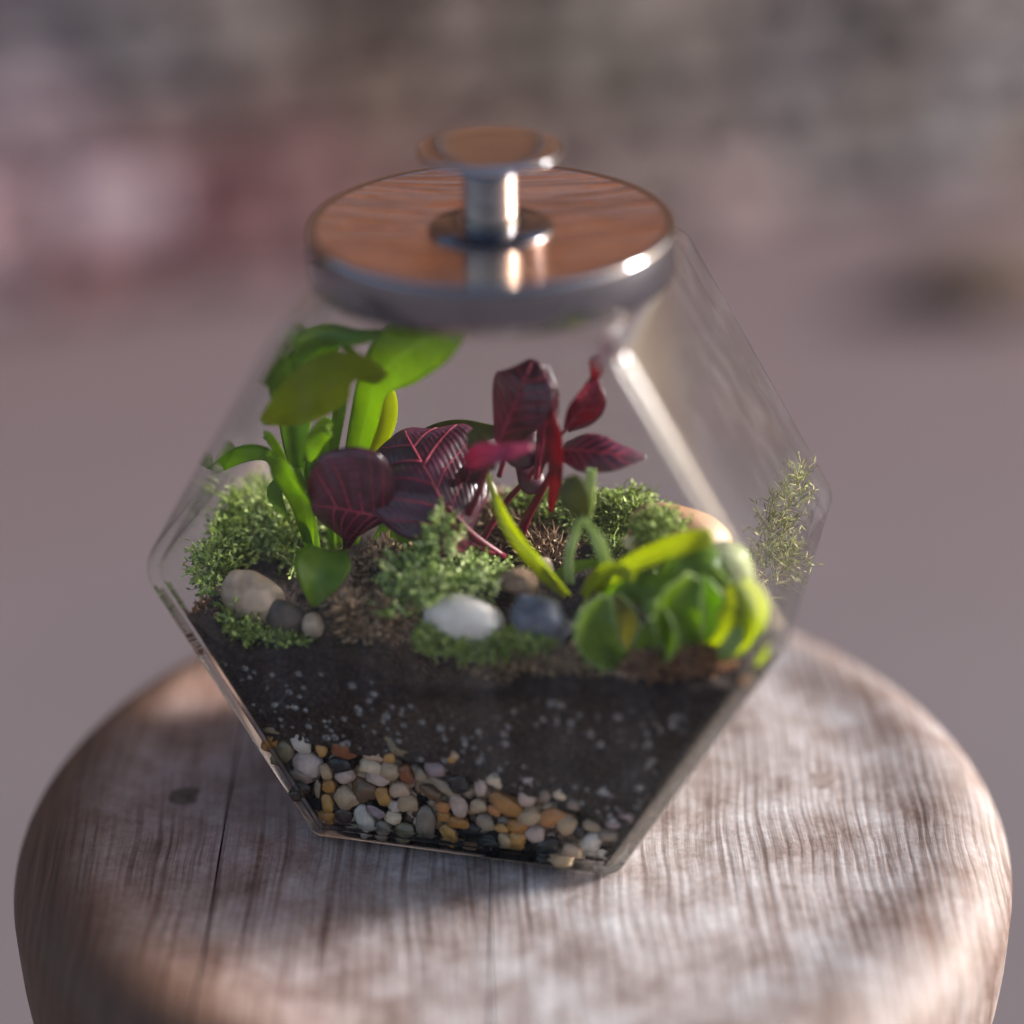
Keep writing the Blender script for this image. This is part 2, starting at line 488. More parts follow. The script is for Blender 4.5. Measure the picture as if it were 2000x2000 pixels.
def stone_colour(x, z):
    """what the photograph shows at that place of the wall"""
    p = Vector((x * math.cos(WROT), WALL_Y + x * math.sin(WROT), z)) - CAM
    k_ = F_PX / p.dot(fw)
    x, z = (1000 + p.dot(rt) * k_) / 1000, (1000 - p.dot(up) * k_) / 1000
    pts = [(.10, .08, (.19, .165, .18)), (.35, .10, (.20, .18, .185)), (.55, .05, (.17, .13, .115)), (.75, .15, (.19, .135, .11)), (.95, .08, (.20, .155, .135)), (1.15, .12, (.18, .15, .13)), (1.35, .08, (.22, .18, .165)), (1.5, .12, (.26, .225, .225)),
           (1.72, .12, (.21, .175, .155)), (1.9, .15, (.25, .225, .23)), (1.6, .3, (.23, .20, .20)), (1.85, .32, (.25, .225, .235)), (1.3, .3, (.22, .175, .165)), (1.45, .42, (.27, .195, .195)), (1.7, .45, (.28, .22, .21)), (1.95, .38, (.34, .22, .12)),
           (1.85, .45, (.09, .06, .048)), (1.78, .49, (.10, .07, .058)), (1.65, .56, (.28, .21, .21)), (1.4, .55, (.29, .215, .22)), (.05, .28, (.28, .20, .23)), (.25, .34, (.36, .275, .315)), (.08, .40, (.33, .20, .22)), (.18, .5, (.30, .15, .16)), (.4, .42, (.33, .15, .155)),
           (.4, .28, (.26, .155, .15)), (.55, .35, (.30, .16, .155)), (.55, .5, (.31, .17, .18)), (.75, .28, (.25, .155, .14)), (.9, .3, (.23, .155, .135)), (0, .5, (.27, .19, .21)), (1.1, .4, (.25, .18, .17)), (1.0, .55, (.27, .2, .2))]
    ws = 0
    acc = [0, 0, 0]
    for px, pz, c in pts:
        d = (x - px) ** 2 + (1.2 * (z - pz)) ** 2
        k = 1 / (d + .001) ** 2.2
        ws += k
        for i in range(3):
            acc[i] += c[i] * k
    q_ = .76 if x < .62 and z > .18 else .9
    return [a / ws * q_ for a in acc]


z = 0
row = 0
while z < TOPZ - .02:
    h = rng.uniform(.045, .075)
    x = -1.5 + rng.uniform(0, .1)
    while x < 1.5:
        wd = rng.uniform(.07, .14)
        bm = bmesh.new()
        bmesh.ops.create_cube(bm, size=1)
        for vv in bm.verts:
            vv.co = Vector((vv.co.x * (wd - .007), vv.co.y * .09, vv.co.z * (h - .006)))
            vv.co += Vector((rng.uniform(-.008, .008), rng.uniform(-.012, .008), rng.uniform(-.006, .006)))
        bmesh.ops.bevel(bm, geom=bm.edges[:], offset=.012, segments=2, affect='EDGES')
        me = bpy.data.meshes.new('stone')
        bm.to_mesh(me); bm.free()
        o = bpy.data.objects.new('stone', me)
        COL.objects.link(o)
        o.parent = wall
        o.location = (x + wd / 2, rng.uniform(-.008, .008), z + h / 2)
        c = stone_colour(x + wd / 2, z + h / 2)
        j = rng.uniform(.92, 1.08)
        me.materials.append(mottled('wall_stone', tuple(min(q * j * 1.0, .8) for q in c), tuple(min(q * j * 1.5, .8) for q in c), 18, .85, .5, .004))
        x += wd
    z += h
    row += 1
M['brown_rock'] = mottled('dark_brown_rock', (.05, .028, .018), (.12, .072, .045), 14, .9, .5, .004)
bm = bmesh.new()
bmesh.ops.create_icosphere(bm, subdivisions=3, radius=1)
for v_ in bm.verts:
    q = 1 + .3 * noise.noise(v_.co * 1.6 + Vector((4, 2, 7)))
    v_.co = Vector((v_.co.x * .085 * q, v_.co.y * .06 * q, v_.co.z * .03 * q))
me = bpy.data.meshes.new('rock')
bm.to_mesh(me); bm.free()
me.polygons.foreach_set('use_smooth', [True] * len(me.polygons))
me.materials.append(M['brown_rock'])
o = bpy.data.objects.new('rock', me); COL.objects.link(o)
o.location = (.475, 1.55, .018)
tag(o, 'low dark brown rock on the ground before the wall, out of focus at the right', 'rock')
fence = empty('lid_reflection_fence', (0, WALL_Y + .32, 0))  # out of view; put in to give the lid its brown reflection
tag(fence, 'tall reddish cedar board fence, unseen, added behind the wall for the lid to reflect', 'fence')
BX0, BX1, BY0, BY1 = -2.9, 2.9, -3.4, WALL_Y + .9
runs = [((BX0, BY1 + BX0 * math.tan(WROT)), (BX1, BY1 + BX1 * math.tan(WROT)))]
for (xa, ya), (xb, yb) in runs:
    L_ = math.hypot(xb - xa, yb - ya)
    nb = int(L_ / .2)
    for k in range(nb):
        hz = rng.uniform(2.45, 2.5)
        v, f = box(-.096, .096, -.012, .012, 0, hz)
        a = math.atan2(yb - ya, xb - xa)
        t = (k + .5) / nb
        o_ = Vector((xa + (xb - xa) * t, ya + (yb - ya) * t, 0)) + Vector((-math.sin(a), math.cos(a), 0)) * .012 * (k % 2)
        mx = Matrix.Translation(o_) @ Matrix.Rotation(a, 4, 'Z')
        mesh('board', [mx @ Vector(q) for q in v], f, M['cedar'], fence, False)

# ------------------------------------------------------------------ wooden stool
SX, SY, SR = .0031, -.0124, .1645
stool = empty('wooden_stool', (SX, SY, 0))
tag(stool, 'round weathered wooden stool with a rounded rim, the glass jar on its seat', 'stool')
RB, ZB = .024, .022
prof = [(0, 0), (.06, 0), (.088, 0), (.094, -.0001), (.100, -.0005), (.106, -.0010), (.112, -.0014), (.118, -.0016), (.124, -.0014), (.130, -.0009), (.1345, -.0004), (.138, -.0001)]
for k in range(0, 13):
    a = k / 12 * math.pi / 2
    prof.append((SR - RB + RB * math.sin(a), -ZB + ZB * math.cos(a)))
prof += [(SR - .0002, -.030), (SR - .0006, -.042), (SR - .0015, -.052), (SR - .005, -.059), (SR - .010, -.062), (SR - .02, -.063), (.0, -.063)]


def seat_bm():
    bm = bmesh.new()
    n = 180
    rings = []
    for r, z in prof:
        if r < 1e-6:
            rings.append([bm.verts.new((0, 0, z))])
        else:
            rings.append([bm.verts.new((r * math.cos(2 * math.pi * k / n), r * math.sin(2 * math.pi * k / n), z)) for k in range(n)])
    for i in range(len(rings) - 1):
        A, B = rings[i], rings[i + 1]
        for k in range(n):
            k2 = (k + 1) % n
            if len(A) == 1:
                bm.faces.new((A[0], B[k], B[k2]))
            elif len(B) == 1:
                bm.faces.new((A[k], B[0], A[k2]))
            else:
                bm.faces.new((A[k], B[k], B[k2], A[k2]))
    return bm


seams = [-.0935, -.0068]
edges = [-1] + seams + [1]
for i in range(len(edges) - 1):
    bm = seat_bm()
    gap = .00030
    for xx, sgn in ((edges[i] + gap, 1), (edges[i + 1] - gap, -1)):
        if abs(xx) > .5:
            continue
        geom = bm.verts[:] + bm.edges[:] + bm.faces[:]
        res = bmesh.ops.bisect_plane(bm, geom=geom, plane_co=(xx, 0, 0), plane_no=(sgn, 0, 0), clear_inner=True)
        es = [e for e in res['geom_cut'] if isinstance(e, bmesh.types.BMEdge)]
        bmesh.ops.triangle_fill(bm, edges=es, use_beauty=True)
    bmesh.ops.recalc_face_normals(bm, faces=bm.faces[:])
    for e_ in bm.edges:
        if len(e_.link_faces) == 2 and e_.calc_face_angle(0) > .8:
            e_.smooth = False
    me = bpy.data.meshes.new('seat_plank')
    bm.to_mesh(me); bm.free()
    for p_ in me.polygons:
        p_.use_smooth = abs(p_.normal.x) < .999
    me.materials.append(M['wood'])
    me.materials.append(M['joint'])
    for p_ in me.polygons:
        if abs(p_.normal.x) > .999 and min(abs(abs(p_.center.x - q) - gap) for q in seams) < 2e-5:
            p_.material_index = 1
    o = bpy.data.objects.new('seat_plank', me)
    COL.objects.link(o)
    o.parent = stool
    o.location = (0, 0, Z0 + (0, -.00012, .0)[i])
for (x, y, rx, ry, hz) in ((.1058, -.0056, .0056, .0048, -.00055), (-.1047, -.0084, .0062, .005, -.00085)):
    vs = [(x, y, Z0 + hz)] + [(x + rx * math.cos(k * math.pi / 16), y + ry * math.sin(k * math.pi / 16), Z0 + hz) for k in range(32)]
    vs += [(x + rx * math.cos(k * math.pi / 16), y + ry * math.sin(k * math.pi / 16), Z0 - .004) for k in range(32)]
    fs = [(0, 1 + k, 1 + (k + 1) % 32) for k in range(32)] + [(1 + k, 33 + k, 33 + (k + 1) % 32, 1 + (k + 1) % 32) for k in range(32)]
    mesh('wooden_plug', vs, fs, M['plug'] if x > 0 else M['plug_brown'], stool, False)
for k in range(4):
    a = math.pi / 4 + k * math.pi / 2
    t0 = Vector((SX + .105 * math.cos(a), SY + .105 * math.sin(a), Z0 - .060))
    t1 = Vector((SX + .15 * math.cos(a), SY + .15 * math.sin(a), 0))
    tube('leg', [t0, (t0 + t1) / 2, t1], [.016, .017, .013], M['wood'], stool, 16)
for k in range(4):
    a, b_ = math.pi / 4 + k * math.pi / 2, math.pi / 4 + (k + 1) * math.pi / 2
    tube('stretcher', [(SX + .127 * math.cos(a), SY + .127 * math.sin(a), .19 + .01 * (k % 2)), (SX + .127 * math.cos(b_), SY + .127 * math.sin(b_), .19 + .01 * (k % 2))], .009, M['wood'], stool, 12)

# ------------------------------------------------------------------ the glass jar: a hexagon with flat front and back
WB, WM, WT, HM, HT, DEP = .0500, .1020, .0500, .0915, .1812, .1060
HEX = [(-WB, 0, .006), (WB, 0, .0065), (WM, HM, .009), (WT, HT, .010), (-WT, HT, .010), (-WM, HM, .013)]
NA = 8


def hex_profile(inset):
    """rounded hexagon in the x-z plane, inset inwards; same vertex count for every inset"""
    pts = []
    n = len(HEX)
    for i in range(n):
        p0, p1, p2 = (Vector(HEX[(i + q) % n][:2]) for q in (-1, 0, 1))
        d1, d2 = (p1 - p0).normalized(), (p2 - p1).normalized()
        n1, n2 = Vector((-d1.y, d1.x)), Vector((-d2.y, d2.x))          # inward normals (ccw)
        r = HEX[i][2]
        ang = math.acos(max(-1, min(1, d1.dot(d2))))
        tl = r * math.tan(ang / 2)
        c = p1 - d1 * tl + n1 * r                                       # centre of the corner arc
        for k in range(NA + 1):
            t = k / NA
            a = ang * t
            nn = (n1 * math.sin(ang - a) + n2 * math.sin(a)) / math.sin(ang)
            rr = r - inset
            pts.append(c - nn * rr if rr > 0 else c - nn * rr)
    return pts


def shell(h, off, r_edge, vs, fs, mats, flip=False, nr=7, base=0.0):
    """closed pillow: front face, rounded edge, sides, rounded edge, back face"""
    rings = []
    for k in range(nr + 1):
        a = k / nr * math.pi / 2
        rings.append((off + r_edge * (1 - math.sin(a)), -h + r_edge * (1 - math.cos(a)), 'e'))
    rings += [(i_, -y_, 'e') for i_, y_, _ in reversed(rings)]
    b0 = len(vs)
    n = len(hex_profile(0))
    for ins, y, _ in rings:
        for p in hex_profile(ins):
            vs.append(JM @ Vector((p.x, y, max(p.y, base))))
    m = len(rings)
    for i in range(m - 1):
        for k in range(n):
            q = (b0 + i * n + k, b0 + i * n + (k + 1) % n, b0 + (i + 1) * n + (k + 1) % n, b0 + (i + 1) * n + k)
            fs.append(q[::-1] if flip else q)
            corner = (k % (NA + 1)) < NA
            seg = k // (NA + 1)
            flat_side = (not corner) and i == nr
            thick = i < nr and not (seg == 4 or (corner and seg in (4, 5))) and not (seg == 3 and not corner) and not (corner and seg == 2) 
            mats.append(2 if i < nr and seg == 2 and not corner else 1 if thick else 0)
    f0 = tuple(b0 + k for k in range(n))
    f1 = tuple(b0 + (m - 1) * n + k for k in range(n - 1, -1, -1))
    fs.append(f0 if flip else f0[::-1]); mats.append(0)
    fs.append(f1 if flip else f1[::-1]); mats.append(0)


TH, THS = .0028, .0040
jar = empty('glass_jar', (0, 0, Z0))
tag(jar, 'clear hexagonal glass terrarium jar with flat front, standing on the wooden stool', 'jar')
vs, fs, mats = [], [], []
shell(DEP / 2, 0, .0064, vs, fs, mats)
shell(DEP / 2 - TH, THS, .0035, vs, fs, mats, True, base=.0036)
body = mesh('body', vs, fs, [M['pane'], M['glass'], M['pane_edge']], jar, True)
body.data.polygons.foreach_set('material_index', mats)
bm = bmesh.new(); bm.from_mesh(body.data)
bmesh.ops.recalc_face_normals(bm, faces=[f_ for f_ in bm.faces][:len(bm.faces) // 2])
bm.to_mesh(body.data); bm.free()
for p_, mi in zip(body.data.polygons, mats):
    if len(p_.vertices) > 4:
        p_.use_smooth = False
YF = -DEP / 2 + TH                                                      # inner face of the front pane


def half_width(zl, inset):
    zl = max(zl, 0)
    if zl < HM:
        x = WB + (WM - WB) * zl / HM
        k = math.hypot(WM - WB, HM) / HM
    else:
        x = WM + (WT - WM) * (zl - HM) / (HT - HM)
        k = math.hypot(WM - WT, HT - HM) / (HT - HM)
    x -= inset * k
    c = WM - .0085 - inset * k * .3
    return min(x, c)


# ------------------------------------------------------------------ soil
FRONT = [(-.10, .083), (-.0837, .0735), (-.0707, .064), (-.0467, .067), (-.03, .0665), (-.0121, .059), (.0158, .0605), (.0319, .067), (.0542, .066), (.0821, .074), (.10, .079)]


def soil_h(x, y):
    xs = FRONT
    z = xs[-1][1]
    for a, b in zip(xs, xs[1:]):
        if x <= b[0]:
            t = max(0, (x - a[0]) / (b[0] - a[0]))
            z = a[1] + (b[1] - a[1]) * t
            break
    t = (y - YF) / (DEP - 2 * TH)
    s = min(1, max(0, t))
    back = .079 - .016 * max(0, (x - .03) / .06) * 1.0
    s2 = s * s * (3 - 2 * s)
    zz = z * (1 - s2) + back * s2
    zz += .0022 * noise.noise(Vector((x * 70, y * 70, 3))) + .001 * noise.noise(Vector((x * 220, y * 220, 8)))
    return zz


GRAV_TOP = [(-.10, .033), (-.0644, .032), (-.0588, .036), (-.035, .033), (-.0079, .033), (.0086, .027), (.0366, .0235), (.0546, .0145), (.058, -.002), (.2, -.01)]


def gravel_mask(x, z):
    g_ = GRAV_TOP[-1][1]
    for a, b in zip(GRAV_TOP, GRAV_TOP[1:]):
        if x <= b[0]:
            g_ = a[1] + (b[1] - a[1]) * max(0, (x - a[0]) / (b[0] - a[0]))
            break
    return min(1, max(0, (g_ - z) / .003))


vs, fs = [], []
INS, INX = TH + .0004, THS + .0016
nx, nz = 190, 100
for side in (-1, 1):                                                    # front and back sheets
    b0 = len(vs)
    for j in range(nz + 1):
        for i in range(nx + 1):
            u = -1 + 2 * i / nx
            y = side * (DEP / 2 - INS)
            zb = .0045
            z_ = .05
            x = u * .07
            for _ in range(6):
                zt = soil_h(x, y)
                z_ = zb + (zt - zb) * j / nz
                x = u * half_width(z_, INX)
            yy = y
            if side < 0:
                yy += .0066 * gravel_mask(x, z_) + .0014 * (noise.noise(Vector((x * 900, z_ * 900, 5))) * .5 + .5) + .0013 * (noise.noise(Vector((x * 260, z_ * 260, 15))) + .3)
            vs.append(JM @ Vector((x, yy, z_)))
    for j in range(nz):
        for i in range(nx):
            a = b0 + j * (nx + 1) + i
            q = (a, a + 1, a + nx + 2, a + nx + 1)
            fs.append(q if side < 0 else q[::-1])
ny = 70
b0 = len(vs)
for j in range(ny + 1):                                                 # top
    y = -(DEP / 2 - INS) + (DEP - 2 * INS) * j / ny
    for i in range(nx + 1):
        u = -1 + 2 * i / nx
        x = u * .08
        for _ in range(6):
            z_ = soil_h(x, y)
            x = u * half_width(z_, INX)
        vs.append(JM @ Vector((x, y, z_)))
for j in range(ny):
    for i in range(nx):
        a = b0 + j * (nx + 1) + i
        fs.append((a, a + 1, a + nx + 2, a + nx + 1))
for s in (-1, 1):                                                       # sloping sides and floor
    b0 = len(vs)
    for j in range(ny + 1):
        y = -(DEP / 2 - INS) + (DEP - 2 * INS) * j / ny
        for i in range(25):
            x = s * .08
            for _ in range(6):
                zt = soil_h(x, y)
                z_ = .0045 + (zt - .0045) * i / 24
                x = s * half_width(z_, INX)
            vs.append(JM @ Vector((x, y, z_)))
    for j in range(ny):
        for i in range(24):
            a = b0 + j * 25 + i
            q = (a, a + 1, a + 26, a + 25)
            fs.append(q if s < 0 else q[::-1])
soil = mesh('potting_soil', vs, fs, M['soil'])
tag(soil, 'dark moist potting soil filling the lower half of the jar', 'soil', kind='stuff')

# ------------------------------------------------------------------ gravel at the bottom of the jar, seen through the front
PAL = {
    'white': (.60, .50, .44), 'lilac white': (.56, .42, .37), 'pale pink': (.54, .37, .31), 'cream': (.64, .47, .33), 'peach': (.56, .36, .25), 'tan': (.46, .30, .18),
    'honey': (.50, .25, .075), 'amber': (.40, .17, .04), 'orange': (.48, .19, .06), 'rust': (.26, .085, .035), 'brown': (.17, .095, .05),
    'taupe': (.25, .18, .14), 'olive': (.22, .17, .10), 'grey': (.31, .22, .15), 'beige': (.47, .32, .20), 'black': (.016, .015, .017), 'mauve': (.34, .23, .24), 'dark brown': (.07, .045, .038)}
PMAT = {k: mottled('pebble_' + k.replace(' ', '_'), tuple(q * .66 for q in c), tuple(min(q * 1.3, .85) for q in c), 190, .25, .35, .0006) for k, c in PAL.items()}
A5 = [(430, 235, 95, 115, -15, 'white'), (490, 450, 140, 110, 35, 'lilac white'), (440, 550, 110, 70, 20, 'taupe'), (270, 310, 90, 110, 20, 'olive'), (150, 230, 60, 65, 0, 'amber'),
      (160, 120, 80, 40, 0, 'olive'), (615, 310, 55, 65, 0, 'honey'), (825, 300, 135, 85, 15, 'rust'), (790, 450, 115, 75, -10, 'black'), (660, 520, 60, 75, -30, 'tan'), (840, 560, 95, 70, -25, 'pale pink'),
      (690, 650, 70, 65, 0, 'amber'), (850, 750, 125, 100, 40, 'beige'), (1040, 680, 125, 125, 20, 'brown'), (1080, 470, 110, 70, 10, 'cream'), (1150, 590, 110, 60, 15, 'pale pink'),
      (1260, 510, 95, 95, 30, 'beige'), (1100, 340, 110, 60, 15, 'peach'), (1260, 380, 60, 50, 0, 'honey'), (1330, 290, 150, 60, 35, 'olive'), (1420, 540, 70, 90, -20, 'rust'), (1360, 680, 100, 75, -10, 'peach'),
      (1210, 750, 70, 95, -10, 'honey'), (1440, 820, 95, 85, 0, 'tan'), (1310, 840, 60, 60, 0, 'lilac white'), (670, 820, 60, 85, -10, 'honey'), (660, 940, 80, 70, 0, 'amber'), (830, 920, 85, 75, 0, 'dark brown'),
      (1030, 960, 90, 130, -15, 'white'), (1130, 900, 90, 50, 30, 'mauve'), (1290, 950, 85, 65, 20, 'cream'), (1600, 1000, 90, 150, 5, 'taupe'), (1760, 850, 75, 50, 0, 'orange'), (1650, 710, 110, 60, 30, 'brown'),
      (1780, 670, 160, 45, 35, 'grey'), (1690, 490, 100, 75, 0, 'mauve'), (1550, 550, 60, 60, 0, 'grey'), (1860, 370, 60, 80, 20, 'honey'), (430, 690, 80, 70, 0, 'dark brown'), (580, 680, 30, 90, 5, 'grey'),
      (1210, 1050, 75, 70, 0, 'taupe'), (1400, 1070, 90, 70, 0, 'olive'), (1820, 1080, 85, 45, 40, 'honey'), (1780, 940, 70, 60, 0, 'amber')]
A6 = [(200, 400, 75, 110, -20, 'pale pink'), (360, 400, 80, 55, -20, 'beige'), (510, 180, 80, 75, 20, 'cream'), (390, 240, 55, 80, 0, 'pale pink'), (200, 210, 100, 90, 0, 'black'), (775, 210, 90, 65, 0, 'lilac white'),
      (770, 340, 85, 75, 0, 'pale pink'), (590, 380, 150, 75, 35, 'amber'), (495, 440, 60, 45, 20, 'orange'), (930, 300, 70, 75, 0, 'taupe'), (1070, 300, 95, 55, 5, 'cream'), (1160, 390, 60, 50, 0, 'taupe'),
      (790, 490, 100, 75, -30, 'beige'), (980, 490, 120, 70, -35, 'orange'), (1110, 560, 85, 90, 0, 'tan'), (420, 540, 75, 65, 0, 'grey'), (270, 590, 110, 65, 10, 'black'), (200, 540, 90, 50, 0, 'amber'),
      (450, 700, 85, 55, -10, 'black'), (550, 590, 60, 35, 0, 'honey'), (690, 570, 80, 60, 0, 'amber'), (690, 680, 75, 75, 0, 'honey'), (840, 640, 90, 70, -25, 'pale pink'), (590, 690, 60, 70, 0, 'tan'),
      (920, 730, 110, 65, -15, 'black'), (1150, 770, 80, 50, 0, 'peach'), (1320, 700, 85, 85, 40, 'white'), (1200, 620, 45, 55, 0, 'black'), (1310, 570, 90, 50, 20, 'grey'), (1450, 650, 90, 60, 0, 'taupe'),
      (1500, 560, 80, 40, 0, 'mauve'), (1060, 820, 100, 45, 0, 'beige'), (110, 640, 85, 45, 35, 'honey'), (300, 710, 70, 30, 0, 'brown'), (1600, 490, 70, 45, 0, 'mauve'), (900, 830, 40, 25, 0, 'black')]
peb = [(500 + .207 * a, 1400 + .207 * b, .207 * c, .207 * d, e, k) for a, b, c, d, e, k in A5] + [(850 + .233 * a, 1480 + .233 * b, .233 * c, .233 * d, e, k) for a, b, c, d, e, k in A6]


def pebble_geo(rx, ry, rz, seed, lump=.12, sub=3, flat=0.0, ang=0):
    bm = bmesh.new()
    bmesh.ops.create_icosphere(bm, subdivisions=sub, radius=1)
    for v_ in bm.verts:
        n_ = v_.co.normalized()
        q = noise.noise(n_ * 1.1 + Vector((seed * 3.1, seed * 1.7, 0)))
        q2 = noise.noise(n_ * 2.4 + Vector((seed, 0, seed)))
        v_.co = n_ * (1 + lump * 1.6 * q + lump * .6 * q2)
        # squarish rounding, like a chipped pebble
        e_ = 1 - flat * .5
        v_.co = Vector([math.copysign(abs(c_) ** e_, c_) for c_ in v_.co])
        v_.co = Vector((v_.co.x * rx, v_.co.y * ry, v_.co.z * rz))
    bmesh.ops.rotate(bm, verts=bm.verts, cent=(0, 0, 0), matrix=Matrix.Rotation(ang, 3, 'Y'))
    return bm


def stone_obj(name, px, py, yl, a, b, ang, mat, seed, lump=.12, depth=.75, flat=0.0, sub=3):
    c = P(px, py, yl)
    s = pxm(c)
    bm = pebble_geo(a * s, min(a, b) * depth * s, b * s, seed, lump, sub, flat, R(ang))
    me = bpy.data.meshes.new(name)
    bm.to_mesh(me); bm.free()
    me.polygons.foreach_set('use_smooth', [True] * len(me.polygons))
    me.materials.append(mat)
    o = bpy.data.objects.new(name, me)
    COL.objects.link(o)
    o.location = c
    o.rotation_euler = (0, 0, YAW)
    return o


ORD = 'first second third fourth fifth sixth seventh eighth ninth tenth eleventh twelfth'.split()
byc = {}
for i, (x, y, a, b, e, k) in enumerate(peb):
    a2, b2 = a * 1.02, b * 1.10
    t = min(a2, b2) * .62 / 6300
    o = stone_obj('gravel_pebble', x, y, YF + t + .0007 + rng.uniform(0, .0008), a2, b2, e, PMAT[k], i + 1, .25, .62, .34)
    zmin = Z0 + .0030 + b2 * .72 / 6300
    if o.location.z < zmin:
        o.location.z = zmin
    byc.setdefault(k, []).append((x, o))
for k, lst in byc.items():
    lst.sort(key=lambda q: q[0])
    for i, (x, o) in enumerate(lst):
        if len(lst) == 1:
            lab = f'the only {k} pebble in the gravel layer at the bottom of the jar'
        elif i == len(lst) - 1:
            lab = f'rightmost {k} pebble in the gravel layer at the bottom of the jar'
        else:
            lab = f'{ORD[i]} {k} pebble from the left in the gravel layer under the soil'
        tag(o, lab, 'pebble', 'gravel pebbles in the bottom of the jar')

gb_v, gb_f = [], []
for k in range(150):
    while True:
        x, z_ = rng.uniform(-.068, .056), rng.uniform(.004, .036)
        if gravel_mask(x, z_ + .001) > .6 and abs(x) < half_width(z_, .0065):
            break
    r_ = rng.uniform(.0014, .0026)
    bm = pebble_geo(r_ * rng.uniform(.9, 1.4), r_ * .7, r_, k + 300, .3, 2, .4, rng.uniform(0, 3))
    c = JM @ Vector((x, YF + .0052 + rng.uniform(0, .001), max(z_, .0045 + r_)))
    b0 = len(gb_v)
    gb_v += [c + v_.co for v_ in bm.verts]
    gb_f += [tuple(b0 + v_.index for v_ in f_.verts) for f_ in bm.faces]
    bm.free()
M['grit'] = mottled('mixed_tan_grit', (.10, .05, .025), (.34, .20, .10), 120, .4, .2, .0005, .5, .85, (.52, .38, .28))
tag(mesh('fine_gravel', gb_v, gb_f, M['grit']), 'small tan and brown gravel packed between the larger pebbles', 'gravel', kind='stuff')

# ------------------------------------------------------------------ water droplets on the inside of the front pane
dbm = bmesh.new()
bmesh.ops.create_icosphere(dbm, subdivisions=2, radius=1)
dme = bpy.data.meshes.new('water_droplet')
dbm.to_mesh(dme); dbm.free()
dme.polygons.foreach_set('use_smooth', [True] * len(dme.polygons))
dme.materials.append(M['drop'])
cnt = 0
while cnt < 180:
    x, z_ = rng.uniform(-.085, .085), rng.uniform(.012, .062)
    if abs(x) > half_width(z_, .008) or z_ > soil_h(x, YF) - .002 or gravel_mask(x, z_ - .002) > 0:
        continue
    if noise.noise(Vector((x * 60, z_ * 60, 1))) < rng.uniform(-.5, .25):
        continue
    r_ = rng.choice((.00045, .00055, .0007, .0009, .0011)) * rng.uniform(.8, 1.15)
    o = bpy.data.objects.new('water_droplet', dme)
    COL.objects.link(o)
    o.parent = jar
    o.matrix_parent_inverse = Matrix.Translation(-jar.location)
    o.location = JM @ Vector((x, YF + .0001, z_))
    o.rotation_euler = (0, 0, YAW)
    o.scale = (r_, r_ * .55, r_ * rng.uniform(.9, 1.1))
    cnt += 1

# ------------------------------------------------------------------ lid
LR, LZ = .0556, Z0 + .196
lid = empty('jar_lid', (0, 0, LZ - .0148))
tag(lid, 'round polished metal lid with a mushroom knob, on top of the glass jar', 'lid')
lathe('rim', [(LR - .004, -.0143), (LR - .0006, -.0148), (LR, -.0143), (LR, -.0012), (LR - .0003, -.0005), (LR - .0009, -.0001), (LR - .0018, 0), (LR - .0036, -.0004)], M['rim_steel'], lid, (0, 0, LZ), 128, True, False)
pt = []
for k in range(26):
    r_ = (LR - .0034) * (1 - k / 25 * .72)
    q = 1 - (r_ / (LR - .0034)) ** 2
    pt.append((r_, -.0003 - .0026 * q))
lathe('top_plate', pt, M['lid_top'], lid, (0, 0, LZ), 128, False, True)
ZD = LZ - .0027
knob = lathe('stem', [(.0084, .0014), (.0083, .0026), (.0083, .006), (.0083, .020), (.0083, .0238)], M['chrome'], lid, (0, 0, ZD), 64)
lathe('flange', [(.0190, -.0002), (.0190, .0008), (.0182, .0015), (.0086, .0017)], M['flange'], lid, (0, 0, ZD), 64)
cap = []
for k in range(17):
    a = -math.pi / 2 + math.pi * k / 16
    cap.append((max(.0218 * math.cos(a) ** .62, .00001), .0252 + (.0013 if a > 0 else .0022) * math.copysign(abs(math.sin(a)) ** (1.0 if a < 0 else 1.4), a)))
lathe('knob_cap', cap, M['chrome'], lid, (0, 0, ZD), 72)

